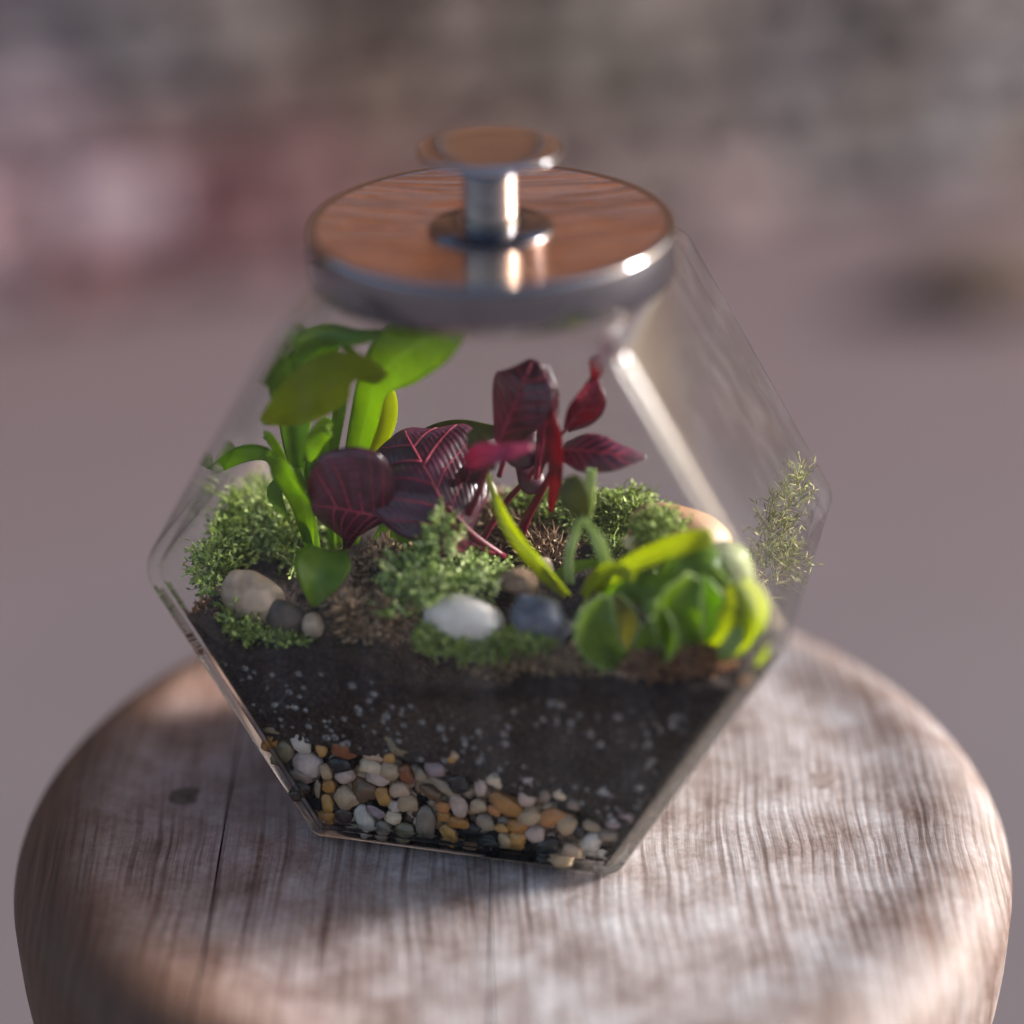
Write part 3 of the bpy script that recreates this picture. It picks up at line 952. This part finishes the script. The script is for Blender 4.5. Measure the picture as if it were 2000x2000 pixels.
# ------------------------------------------------------------------ leaves
def leaf(name, ctr, wid, mat, parent, tilt=0, fold=.25, nu=24, nv=10, wave=0, twist=0, veins=None, seed=0, thick=.0003, rim=0, teeth=0):
    pts = [P(*c) for c in ctr]
    if veins:
        nu, nv = 44, 14

    def S(u, s):
        c = cr(pts, u)
        T = (cr(pts, min(u + .03, 1)) - cr(pts, max(u - .03, 0))).normalized()
        s0 = T.cross(JY)
        if s0.length < 1e-4:
            s0 = JX.copy()
        s0.normalize()
        d = JY - T * JY.dot(T)
        d.normalize()
        a = R(tilt + twist * u)
        side = s0 * math.cos(a) + d * math.sin(a)
        N_ = T.cross(side).normalized()
        if N_.dot(CAM - c) < 0:
            N_ = -N_
        wm = cr1(wid, u) * pxm(c) * .5
        z_ = fold * (abs(s) ** 1.6) * wm
        if veins:
            z_ += 0.06 * wm * (abs(math.sin(math.pi * (veins[0] / .75) * (u - .07 - .24 * abs(s) ** .8))) - .5) * min(1, 3 * abs(s)) * (1 - abs(s) ** 4)
        z_ += wave * wm * math.sin(u * 11 + seed + (2 if s > 0 else 0)) * abs(s)
        return c + side * (s * wm) + N_ * z_, N_

    vs, fs, uv = [], [], []
    for i in range(nu + 1):
        for j in range(nv + 1):
            u, s = i / nu, -1 + 2 * j / nv
            vs.append(S(u, s)[0])
            uv.append((u, (s + 1) / 2))
    for i in range(nu):
        for j in range(nv):
            a = i * (nv + 1) + j
            fs.append((a, a + 1, a + nv + 2, a + nv + 1))
    o = mesh(name, vs, fs, mat, parent)
    ul = o.data.uv_layers.new(name='UVMap')
    for lp in o.data.loops:
        ul.data[lp.index].uv = uv[lp.vertex_index]
    md = o.modifiers.new('thickness', 'SOLIDIFY')
    md.thickness = thick
    md.offset = 0
    if rim:
        tv, tf = [], []
        qs = [S(k / 8, -1)[0] for k in range(1, 9)] + [S(1, q)[0] for q in (-.4, .4)] + [S(1 - k / 8, 1)[0] for k in range(8)]
        tube_geo(qs, rim, tv, tf, 6, 50)
        if teeth:
            for sg in (-1, 1):
                for k in range(9):
                    p_, n_ = S(.25 + .7 * k / 8, sg)
                    q_ = S(.25 + .7 * k / 8, sg * .8)[0]
                    d_ = (p_ - q_).normalized() * teeth + n_ * teeth * .7
                    tube_geo([p_, p_ + d_ * .5, p_ + d_], [.0003, .00025, .0001], tv, tf, 5, 4)
        ro = mesh('trap_rim', tv, tf, M['trap_rim'])
        ro.parent = o
    if veins:
        nv_, r0 = veins
        tv, tf = [], []
        tube_geo([S(q, 0)[0] + S(q, 0)[1] * .0003 for q in (0, .2, .4, .6, .8, .95)], [r0 * 1.5, r0 * 1.3, r0, r0 * .8, r0 * .6, r0 * .3], tv, tf, 6, 20)
        for k in range(nv_):
            for sg in (-1, 1):
                u0 = .07 + .75 * k / nv_ + (.03 if sg > 0 else 0)
                q = []
                for m_ in range(5):
                    t = m_ / 4
                    p_, n_ = S(min(u0 + .26 * t ** .8 * (1 - .4 * u0), .97), sg * .93 * t)
                    q.append(p_ + n_ * .0003)
                tube_geo(q, [r0 * .8, r0 * .75, r0 * .6, r0 * .45, r0 * .25], tv, tf, 5, 10)
        vo = mesh('vein', tv, tf, M['vein'])
        vo.parent = o
        vo.matrix_parent_inverse = o.matrix_world.inverted() if False else Matrix.Translation(-(parent.location)) if False else Matrix()
        if parent:
            vo.matrix_parent_inverse = Matrix()
    return o


# --- wine-red leaved plant
red = empty('red_leaved_plant', P(985, 1040, .008))
tag(red, 'wine-red plant with pink-veined leaves in the middle of the jar', 'plant', 'plants growing in the jar')
V = (5, .00042)
leaf('leaf', [(762, 1010, -.016), (715, 1002, -.020), (660, 992, -.022), (606, 985, -.020)], [24, 225, 275, 225, 100], M['leaf_red'], red, 12, -.22, veins=V)
leaf('leaf', [(902, 1062, -.016), (872, 1000, -.014), (830, 915, -.008), (800, 862, .000), (790, 838, .004)], [34, 200, 262, 200, 36], M['leaf_red'], red, -42, -.22, veins=V, wave=.05)
leaf('leaf', [(975, 868, 0), (1000, 805, -.003), (1022, 750, -.002), (1042, 702, .003)], [30, 120, 135, 20], M['leaf_red'], red, 20, -.22, veins=(5, .00036))
leaf('leaf', [(1048, 935, .002), (1060, 860, 0), (1066, 780, -.001), (1062, 712, .003)], [14, 44, 52, 18], M['leaf_red'], red, -50, .3, veins=(4, .0003))
leaf('leaf', [(1076, 1000, .000), (1088, 930, -.004), (1088, 850, -.005), (1078, 800, -.003), (1090, 765, 0)], [10, 36, 40, 26, 6], M['leaf_crimson'], red, 30, .35)
leaf('leaf', [(1104, 836, .004), (1135, 800, .002), (1152, 775, .003), (1162, 732, .006)], [8, 58, 54, 10], M['leaf_crimson'], red, -20, .3, veins=(3, .00025))
leaf('leaf', [(1110, 842, .010), (1150, 812, .008), (1170, 780, .008), (1160, 735, .010)], [6, 36, 36, 8], M['leaf_red'], red, 20, .2)
leaf('leaf', [(1098, 880, .004), (1140, 880, 0), (1195, 888, -.002), (1262, 892, .002)], [40, 82, 66, 6], M['leaf_red'], red, 48, -.25, veins=(5, .00028))
leaf('leaf', [(1158, 740, .006), (1166, 722, .004), (1170, 706, .004), (1180, 694, .006)], [10, 34, 36, 12], M['leaf_crimson'], red, 30, .3)
leaf('leaf', [(905, 905, -.018), (940, 890, -.024), (985, 884, -.026), (1040, 872, -.022)], [20, 48, 36, 12], M['leaf_pink'], red, 30, .3)
leaf('leaf', [(895, 1010, -.006), (905, 960, -.004), (920, 915, -.004), (945, 890, -.004)], [16, 56, 66, 14], M['leaf_red'], red, -40, .3, veins=(3, .00025))
leaf('leaf', [(895, 1030, -.018), (890, 1060, -.021), (880, 1082, -.022), (872, 1096, -.02)], [22, 76, 66, 14], M['leaf_red'], red, 40, -.3, veins=(3, .00025))
leaf('leaf', [(1010, 905, .006), (1030, 930, .004), (1045, 945, .004), (1060, 955, .004)], [10, 44, 50, 20], M['leaf_red'], red, 30, -.3)
leaf('leaf', [(985, 845, .004), (1010, 865, .002), (1035, 880, .002), (1060, 885, .004)], [30, 80, 80, 30], M['leaf_red'], red, 30, -.2)
for pts, r_ in (([(1012, 1062, .006), (1030, 1010, .004), (1060, 955, .002), (1090, 895, 0)], [.0016, .0015, .0012, .0009]),
                ([(930, 1075, .0), (985, 985, .004), (1030, 935, .004), (1060, 895, .003)], [.0011, .001, .0009, .0007]),
                ([(985, 1088, -.008), (930, 1050, -.012), (895, 1015, -.014), (870, 985, -.015)], [.0012, .0012, .001, .0006]),
                ([(965, 1080, -.010), (880, 1045, -.015), (800, 1030, -.016), (755, 1010, -.016)], [.001, .0009, .0008, .0007]),
                ([(905, 1025, -.010), (935, 960, -.010), (955, 905, -.014), (975, 880, -.016)], [.0013, .0011, .001, .0008]),
                ([(1050, 905, .003), (1085, 860, .003), (1108, 836, .004)], [.0008, .0007, .0006]),
                ([(1060, 905, .002), (1080, 890, .003), (1100, 880, .004)], [.0008, .0007, .0006]),
                ([(975, 930, .002), (985, 890, .001), (978, 860, .0)], [.0009, .0008, .0008])):
    tube('stem', [P(*q) for q in pts], r_, M['stem_red'], red)

# --- broad-leaved green plant at the left
grn = empty('green_leaved_plant', P(640, 1060, .0))
tag(grn, 'bright green plant with tall broad leaves at the left of the jar', 'plant', 'plants growing in the jar')
leaf('leaf', [(690, 915, .004), (715, 820, .004), (735, 745, .002), (790, 690, -.004), (860, 650, -.010), (905, 630, -.012)], [40, 62, 70, 120, 110, 50], M['leaf_bright'], grn, 12, .35, nu=30, wave=.06)
leaf('leaf', [(745, 745, -.016), (690, 738, -.024), (620, 770, -.028), (560, 815, -.028), (512, 826, -.024)], [50, 118, 122, 96, 20], M['leaf_yellow'], grn, 24, -.3, nu=30, wave=.14)
leaf('leaf', [(585, 940, .0), (575, 830, .004), (585, 740, .008), (615, 690, .006), (655, 655, .0)], [30, 60, 90, 90, 24], M['leaf_dark'], grn, -25, .3, nu=18)
leaf('leaf', [(575, 665, -.004), (630, 650, -.012), (690, 655, -.016), (745, 650, -.012)], [50, 52, 40, 20], M['leaf_bright'], grn, 55, -.4)
leaf('leaf', [(720, 905, .012), (745, 830, .012), (748, 775, .010), (735, 740, .008)], [26, 52, 50, 20], M['leaf_yellow'], grn, -35, .3)
leaf('leaf', [(648, 905, -.002), (656, 850, -.002), (664, 800, -.004), (668, 770, -.008)], [16, 22, 26, 26], M['leaf_bright'], grn, 0, .3)
leaf('leaf', [(600, 990, -.006), (565, 930, -.010), (530, 885, -.012), (480, 880, -.012), (412, 918, -.010)], [30, 50, 46, 46, 22], M['leaf_dark'], grn, 25, .35, nu=18)
leaf('leaf', [(606, 1060, -.010), (595, 985, -.016), (560, 920, -.022), (525, 880, -.022)], [28, 60, 66, 22], M['leaf_bright'], grn, 20, .35)
leaf('leaf', [(640, 1075, -.026), (630, 1105, -.032), (622, 1140, -.036), (612, 1186, -.038)], [70, 112, 78, 6], M['leaf_dark'], grn, 12, .3, nu=14)
leaf('leaf', [(735, 1040, -.006), (770, 1060, -.010), (820, 1085, -.012), (870, 1112, -.012)], [60, 70, 46, 10], M['leaf_dark'], grn, 30, -.3)
leaf('leaf', [(610, 960, .004), (622, 900, .002), (630, 850, .002), (640, 815, .004)], [22, 54, 50, 12], M['leaf_dark'], grn, -30, .3, wave=.2)
leaf('leaf', [(560, 1010, .0), (545, 985, -.008), (540, 960, -.010), (548, 930, -.010)], [20, 44, 40, 12], M['leaf_dark'], grn, 25, .2)
leaf('leaf', [(800, 905, .014), (840, 870, .014), (900, 848, .012), (975, 842, .010)], [40, 66, 60, 20], M['leaf_olive'], grn, 20, .3)
leaf('leaf', [(560, 905, -.006), (545, 870, -.012), (530, 850, -.016), (516, 842, -.016)], [26, 44, 40, 14], M['leaf_bright'], grn, 30, .4)
leaf('leaf', [(600, 900, -.012), (612, 865, -.016), (632, 835, -.018), (648, 825, -.016)], [16, 40, 42, 16], M['leaf_bright'], grn, -20, .3, wave=.25)
leaf('leaf', [(580, 800, -.012), (560, 770, -.016), (548, 735, -.018), (560, 700, -.016)], [30, 56, 52, 16], M['leaf_bright'], grn, -25, .35, wave=.1)
leaf('leaf', [(636, 960, .002), (632, 930, -.002), (622, 905, -.004), (604, 890, -.004)], [14, 36, 40, 16], M['leaf_dark'], grn, 20, .3, wave=.25)
leaf('leaf', [(690, 690, -.012), (650, 672, -.016), (612, 676, -.018), (578, 700, -.016)], [24, 40, 40, 12], M['leaf_bright'], grn, 40, -.3)
for pts, r_ in (([(612, 1080, -.008), (604, 1020, -.010), (590, 960, -.006), (582, 915, -.002)], [.0026, .0024, .002, .0016]),
                ([(660, 1060, .002), (672, 985, .004), (690, 905, .004)], [.0022, .002, .0018]),
                ([(650, 1070, .000), (646, 985, -.001), (648, 900, -.002)], [.0015, .0013, .0011]),
                ([(690, 1060, .008), (705, 985, .010), (722, 900, .012)], [.0018, .0016, .0014])):
    tube('stem', [P(*q) for q in pts], r_, M['leaf_dark'], grn)

# --- venus flytrap at the right
fly = empty('venus_flytrap', P(1135, 1150, -.022))
tag(fly, 'venus flytrap with pale stalks and open traps at the right of the jar', 'plant', 'plants growing in the jar')


L1 = leaf('leaf_stalk', [(1110, 1160, -.024), (1065, 1110, -.026), (1005, 1035, -.022), (968, 965, -.016), (955, 925, -.012)], [26, 44, 42, 22, 10], M['leaf_yellow'], fly, 20, .55, nu=20)
leaf('leaf_stalk', [(1095, 1140, -.024), (1045, 1090, -.027), (990, 1035, -.024), (968, 980, -.018), (952, 925, -.013)], [10, 14, 14, 12, 8], M['stalk_pale'], fly, 60, .2)
L2 = leaf('leaf_stalk', [(1112, 1140, -.022), (1112, 1085, -.020), (1122, 1045, -.018), (1134, 1012, -.018)], [20, 18, 18, 14], M['stalk_pale'], fly, 0, .5)
L3 = leaf('leaf_stalk', [(1188, 1142, -.022), (1186, 1095, -.026), (1168, 1045, -.026), (1140, 1010, -.022)], [26, 32, 34, 16], M['stalk_pale'], fly, 25, .5)
L4 = leaf('leaf_stalk', [(1165, 1152, -.024), (1230, 1105, -.026), (1300, 1073, -.026), (1355, 1056, -.026), (1392, 1048, -.024)], [22, 38, 42, 42, 30], M['leaf_yellow'], fly, 25, .4, nu=20)
L5 = leaf('leaf_stalk', [(1140, 1165, -.026), (1165, 1130, -.030), (1200, 1112, -.032), (1240, 1130, -.034)], [20, 30, 30, 20], M['leaf_yellow'], fly, 30, .4)
L6 = leaf('leaf_stalk', [(1180, 1160, -.026), (1240, 1150, -.03), (1300, 1160, -.032), (1360, 1180, -.034)], [20, 60, 66, 30], M['leaf_bright'], fly, 30, -.4)
L7 = leaf('leaf_stalk', [(1145, 1020, -.016), (1150, 985, -.014), (1152, 950, -.012), (1156, 915, -.010)], [12, 20, 22, 18], M['stalk_pale'], fly, 0, .4)
leaf('leaf_stalk', [(1120, 1130, -.020), (1090, 1125, -.018), (1130, 1105, -.016), (1180, 1098, -.016)], [12, 20, 22, 10], M['leaf_bright'], fly, 10, .3)
leaf('leaf_stalk', [(1150, 1180, -.03), (1140, 1200, -.036), (1128, 1220, -.038), (1120, 1238, -.038)], [30, 30, 26, 10], M['stalk_pale'], fly, 20, .3)
TR = dict(rim=.00042, nu=20)
for pts, wid, mt, tl, fo, kw in (
        ([(962, 918, -.012), (950, 888, -.012), (935, 862, -.012), (920, 838, -.010)], [14, 54, 62, 26], 'leaf_olive', 10, .3, {}),
        ([(1142, 1012, -.018), (1130, 985, -.020), (1122, 955, -.020), (1116, 928, -.018)], [18, 64, 72, 30], 'leaf_olive', 10, .3, {}),
        ([(1226, 1294, -.036), (1180, 1268, -.039), (1160, 1218, -.040), (1180, 1166, -.036)], [34, 76, 84, 30], 'trap', -20, .55, dict(TR, teeth=.0022)),
        ([(1226, 1288, -.032), (1214, 1240, -.031), (1222, 1194, -.031), (1204, 1160, -.033)], [34, 70, 84, 30], 'trap_in', 15, .5, TR),
        ([(1230, 1292, -.036), (1280, 1264, -.039), (1298, 1220, -.040), (1276, 1176, -.036)], [34, 80, 90, 34], 'leaf_bright', 20, .55, TR),
        ([(1196, 1178, -.028), (1240, 1154, -.030), (1280, 1170, -.032), (1300, 1222, -.033)], [20, 60, 76, 26], 'trap', 30, -.4, TR),
        ([(1374, 1273, -.036), (1330, 1238, -.038), (1322, 1178, -.039), (1354, 1126, -.035)], [34, 88, 104, 40], 'leaf_bright', -20, .5, dict(TR, teeth=.0020)),
        ([(1380, 1271, -.032), (1388, 1218, -.031), (1384, 1166, -.031), (1370, 1126, -.033)], [34, 76, 92, 34], 'leaf_dark', 10, .4, TR),
        ([(1386, 1273, -.036), (1438, 1240, -.039), (1452, 1188, -.040), (1432, 1138, -.036)], [34, 84, 98, 40], 'leaf_yellow', 20, .5, TR),
        ([(1278, 1154, -.024), (1322, 1108, -.026), (1382, 1102, -.026), (1422, 1140, -.024)], [20, 64, 76, 30], 'trap', 35, -.4, TR),
        ([(1366, 1124, -.020), (1400, 1090, -.022), (1440, 1098, -.022), (1464, 1138, -.020)], [30, 64, 66, 24], 'stalk_pale', 30, -.4, TR),
        ([(1450, 1250, -.036), (1472, 1214, -.038), (1476, 1168, -.038), (1454, 1128, -.035)], [24, 58, 68, 26], 'leaf_yellow', 10, .4, TR),
        ([(1300, 1250, -.030), (1322, 1215, -.032), (1328, 1180, -.032), (1316, 1150, -.030)], [24, 60, 66, 24], 'leaf_dark', -10, .4, TR)):
    leaf('trap_lobe', pts, [q * .9 for q in wid], M[mt], fly, tl, fo, **kw)
leaf('leaf_stalk', [(1408, 1285, -.042), (1424, 1264, -.0425), (1436, 1246, -.0425), (1446, 1226, -.042)], [20, 34, 34, 18], M['trap_rim'], fly, 15, .3)

# ------------------------------------------------------------------ moss, fibre, bark and the larger stones
def clump(name, blobs, mat, n, ln, seed, lean=.9, wd=.00034, leaflets=3, stuff=True):
    """tangle of fine leafy strands; blobs = (px, py, yl, radius_x px, radius_z px, radius_y m)"""
    r_ = random.Random(seed)
    vs, fs = [], []
    tot = sum(b[3] * b[4] for b in blobs)
    for bx, by, yl, ax, az, ay in blobs:
        c = P(bx, by, yl)
        s = pxm(c)
        for _ in range(int(n * ax * az / tot)):
            th, ph = r_.uniform(0, 2 * math.pi), math.acos(r_.uniform(-.75, 1))
            k = r_.random() ** .33
            d = Vector((math.sin(ph) * math.cos(th), math.sin(ph) * math.sin(th), math.cos(ph)))
            p = c + (JX * d.x * ax * s + JY * d.y * ay + JZ * d.z * az * s) * k
            dl = JI @ p
            dl.y = max(YF + .0012, min(-YF - .0012, dl.y))
            hw = half_width(dl.z, TH + .001)
            dl.x = max(-hw, min(hw, dl.x))
            p = JM @ dl
            g_ = Vector((d.x * lean, d.y * lean, .55 + .5 * d.z)) + Vector((r_.uniform(-.8, .8), r_.uniform(-.8, .8), r_.uniform(-.4, .6)))
            g_.normalize()
            L_ = ln * r_.uniform(.5, 1.3)
            b2 = g_.cross(Vector((r_.uniform(-1, 1), r_.uniform(-1, 1), r_.uniform(-1, 1)))).normalized()
            pts = [p, p + g_ * L_ * .5 + b2 * L_ * .08, p + g_ * L_ - Vector((0, 0, L_ * r_.uniform(0, .35)))]
            wv = b2.cross(g_).normalized() * wd
            wv2 = b2 * wd * .7
            i0 = len(vs)
            for q, f_ in zip(pts, (1, .8, .25)):
                vs += [q + wv * f_, q - wv * f_ * .6 + wv2 * f_, q - wv * f_ * .6 - wv2 * f_]
            for a in (0, 3):
                for m_ in range(3):
                    fs.append((i0 + a + m_, i0 + a + (m_ + 1) % 3, i0 + a + 3 + (m_ + 1) % 3, i0 + a + 3 + m_))
            for m_ in range(leaflets):
                t = r_.uniform(.3, 1)
                q = pts[0].lerp(pts[2], t)
                dd = (g_ * .5 + Vector((r_.uniform(-1, 1), r_.uniform(-1, 1), r_.uniform(-1, 1)))).normalized() * L_ * r_.uniform(.18, .36)
                sd = dd.cross(g_).normalized() * wd * 1.3
                i0 = len(vs)
                vs += [q, q + dd * .5 + sd, q + dd, q + dd * .5 - sd]
                fs.append((i0, i0 + 1, i0 + 2, i0 + 3))
    return mesh(name, vs, fs, mat)


def moss(label, *a, **k):
    o = clump('moss_clump', *a, **k)
    return tag(o, label, 'moss', 'tufts of moss planted in the jar')


moss('dark green moss tuft against the left glass behind the tan stone', [(430, 1065, .0, 80, 56, .022), (520, 1015, .012, 80, 50, .020), (392, 1005, .006, 22, 40, .008), (390, 1110, -.018, 40, 50, .014), (600, 1040, .012, 60, 60, .02), (460, 1215, -.038, 30, 26, .004)], M['moss'], 1350, .0074, 5, wd=.00042, leaflets=5)
moss('thin green moss streak on the soil below the tan stone', [(520, 1245, -.0410, 90, 14, .002), (470, 1225, -.040, 40, 16, .003)], M['moss'], 420, .0032, 6)
moss('pale green moss with a tall spike behind the white stone', [(872, 1122, -.022, 90, 32, .012), (862, 1050, -.022, 18, 60, .005), (800, 1130, -.026, 50, 40, .010), (840, 1150, -.034, 30, 26, .006), (950, 1135, -.022, 36, 22, .01), (780, 1180, -.036, 26, 20, .005)], M['moss_pale'], 800, .0060, 7, wd=.00042, leaflets=5)
moss('flat dull green moss under the white stone against the front glass', [(930, 1270, -.040, 110, 26, .003), (850, 1250, -.040, 40, 34, .004), (1030, 1250, -.040, 60, 22, .004)], M['moss'], 1500, .0034, 8)
moss('spiky green moss at the back of the jar between red stems and flytrap', [(1090, 1000, .030, 110, 34, .010), (1170, 1020, .028, 90, 40, .012), (1230, 1000, .030, 60, 30, .01), (1000, 1010, .030, 50, 30, .01)], M['moss'], 2400, .0052, 9, lean=.4)
moss('loose moss strands over the large brown stone at the right', [(1290, 1040, -.004, 50, 40, .006), (1330, 1130, -.006, 90, 26, .010), (1200, 1090, .004, 40, 26, .008)], M['moss'], 900, .0048, 10)
moss('wisp of straw-coloured moss pressed into the right corner of the jar', [(1590, 945, .036, 26, 18, .006), (1545, 985, .032, 36, 22, .006), (1510, 1040, .028, 34, 44, .006), (1500, 1110, .022, 44, 34, .010), (1540, 1090, .026, 34, 30, .008)], M['moss_gold'], 260, .0085, 12, lean=.4, wd=.00022)


def tuft(label, *a, **k):
    o = clump('fibre_tuft', *a, **k)
    return tag(o, label, 'plant fibre', 'tufts of dry brown fibre on the soil')


tuft('dry brown fibre around the foot of the red stems at the back', [(1010, 1060, .020, 70, 50, .012), (960, 1010, .026, 50, 36, .010), (1060, 1080, .010, 60, 30, .010)], M['coir'], 1500, .0060, 21, leaflets=1)
tuft('tan brown fibre between the red leaf and the pale moss', [(750, 1120, -.020, 50, 70, .010), (700, 1185, -.034, 60, 34, .008), (770, 1190, -.034, 60, 36, .008), (720, 1235, -.040, 60, 20, .003)], M['coir'], 1500, .0036, 22, leaflets=1, wd=.0006)
tuft('orange brown fibre against the front glass below the flytrap traps', [(1320, 1300, -.040, 90, 28, .004), (1270, 1315, -.0415, 50, 16, .002), (1380, 1290, -.038, 50, 26, .005)], M['coir_red'], 1300, .0036, 23, leaflets=1, wd=.0006)
tuft('tan fibre at the front glass below the blue grey stone', [(1050, 1300, -.0415, 90, 14, .002), (1120, 1290, -.0405, 40, 18, .003), (960, 1312, -.0418, 50, 9, .0015)], M['coir'], 800, .0034, 24, leaflets=1, wd=.0006)
tuft('reddish brown fibre against the left glass below the moss', [(385, 1205, -.038, 40, 24, .005), (400, 1225, -.040, 30, 20, .003), (425, 1250, -.0410, 24, 12, .002)], M['coir_red'], 500, .0034, 25, leaflets=1, wd=.0006)
for lab, px, py, yl, a, b, ang, sd, mt in (
        ('lump of pale tan bark standing behind the fibre left of the moss spike', 745, 1105, -.014, 34, 46, 10, 3, 'bark'),
        ('lump of tan bark on the soil right of the green heart-shaped leaf', 692, 1180, -.035, 40, 28, 20, 4, 'bark'),
        ('brown bark piece on the soil left of the white stone', 760, 1195, -.034, 38, 34, -20, 5, 'bark'),
        ('orange bark chip under the flytrap traps at the front glass', 1310, 1297, -.037, 60, 24, -8, 6, 'bark'),
        ('small reddish bark lump between the stalks and the grey stone', 1015, 1140, -.026, 36, 26, 10, 7, 'bark'),
        ('flat bark chip below the blue grey stone', 1070, 1296, -.039, 56, 13, -5, 8, 'bark')):
    tag(stone_obj('bark_chip', px, py, yl, a, b, ang, M[mt], sd + 40, .3, .7, .2), lab, 'bark', 'pieces of bark on the soil')

M['st_tan'] = mottled('tan_river_stone', (.22, .12, .07), (.50, .36, .26), 110, .4, .2, .0006, c3=(.42, .30, .24))
M['st_white'] = mottled('white_stone', (.70, .60, .54), (.82, .75, .70), 140, .45, .12, .0004)
M['st_blue'] = mottled('blue_grey_stone', (.05, .05, .07), (.20, .21, .27), 120, .4, .4, .001)
M['st_brown'] = mottled('brown_stone', (.25, .13, .065), (.38, .22, .12), 80, .5, .2, .0006)
M['st_cream'] = mottled('cream_stone', (.56, .42, .28), (.66, .54, .42), 140, .4, .2, .0006)
M['st_dark'] = mottled('dark_taupe_stone', (.05, .035, .028), (.13, .09, .07), 120, .5, .3, .0006)
for lab, px, py, yl, a, b, ang, mt, sd, lump, fl in (
        ('smooth tan and brown river stone in the moss at the left', 492, 1168, -.033, 66, 52, 28, 'st_tan', 1, .10, .12),
        ('dark taupe stone leaning against the tan stone at the left', 560, 1208, -.036, 44, 34, 25, 'st_dark', 2, .12, .12),
        ('small light brown stone right of the tan river stone', 612, 1222, -.0385, 22, 26, -10, 'st_tan', 3, .12, .12),
        ('white stone with one rounded end at the front of the moss', 905, 1208, -.036, 82, 46, 4, 'st_white', 12, .09, .22),
        ('blue grey rough stone right of the white stone', 1058, 1212, -.036, 56, 46, 25, 'st_blue', 5, .25, .25),
        ('small cream pebble behind the flytrap stalks', 1062, 1108, -.012, 19, 22, -20, 'st_cream', 6, .08, .1),
        ('large smooth brown stone behind the flytrap at the right', 1330, 1065, .004, 116, 78, 22, 'st_brown', 17, .08, .1),
        ('tiny pale yellow pebble on the moss left of the brown stone', 1230, 1060, -.008, 14, 15, 0, 'st_cream', 8, .06, .1),
        ('white pebble standing behind the red stems', 948, 975, .030, 20, 38, 10, 'st_white', 9, .1, .2)):
    tag(stone_obj('stone', px, py, yl, a, b, ang, M[mt], sd, lump, .8, fl, 4), lab, 'stone', 'larger stones laid on the soil')
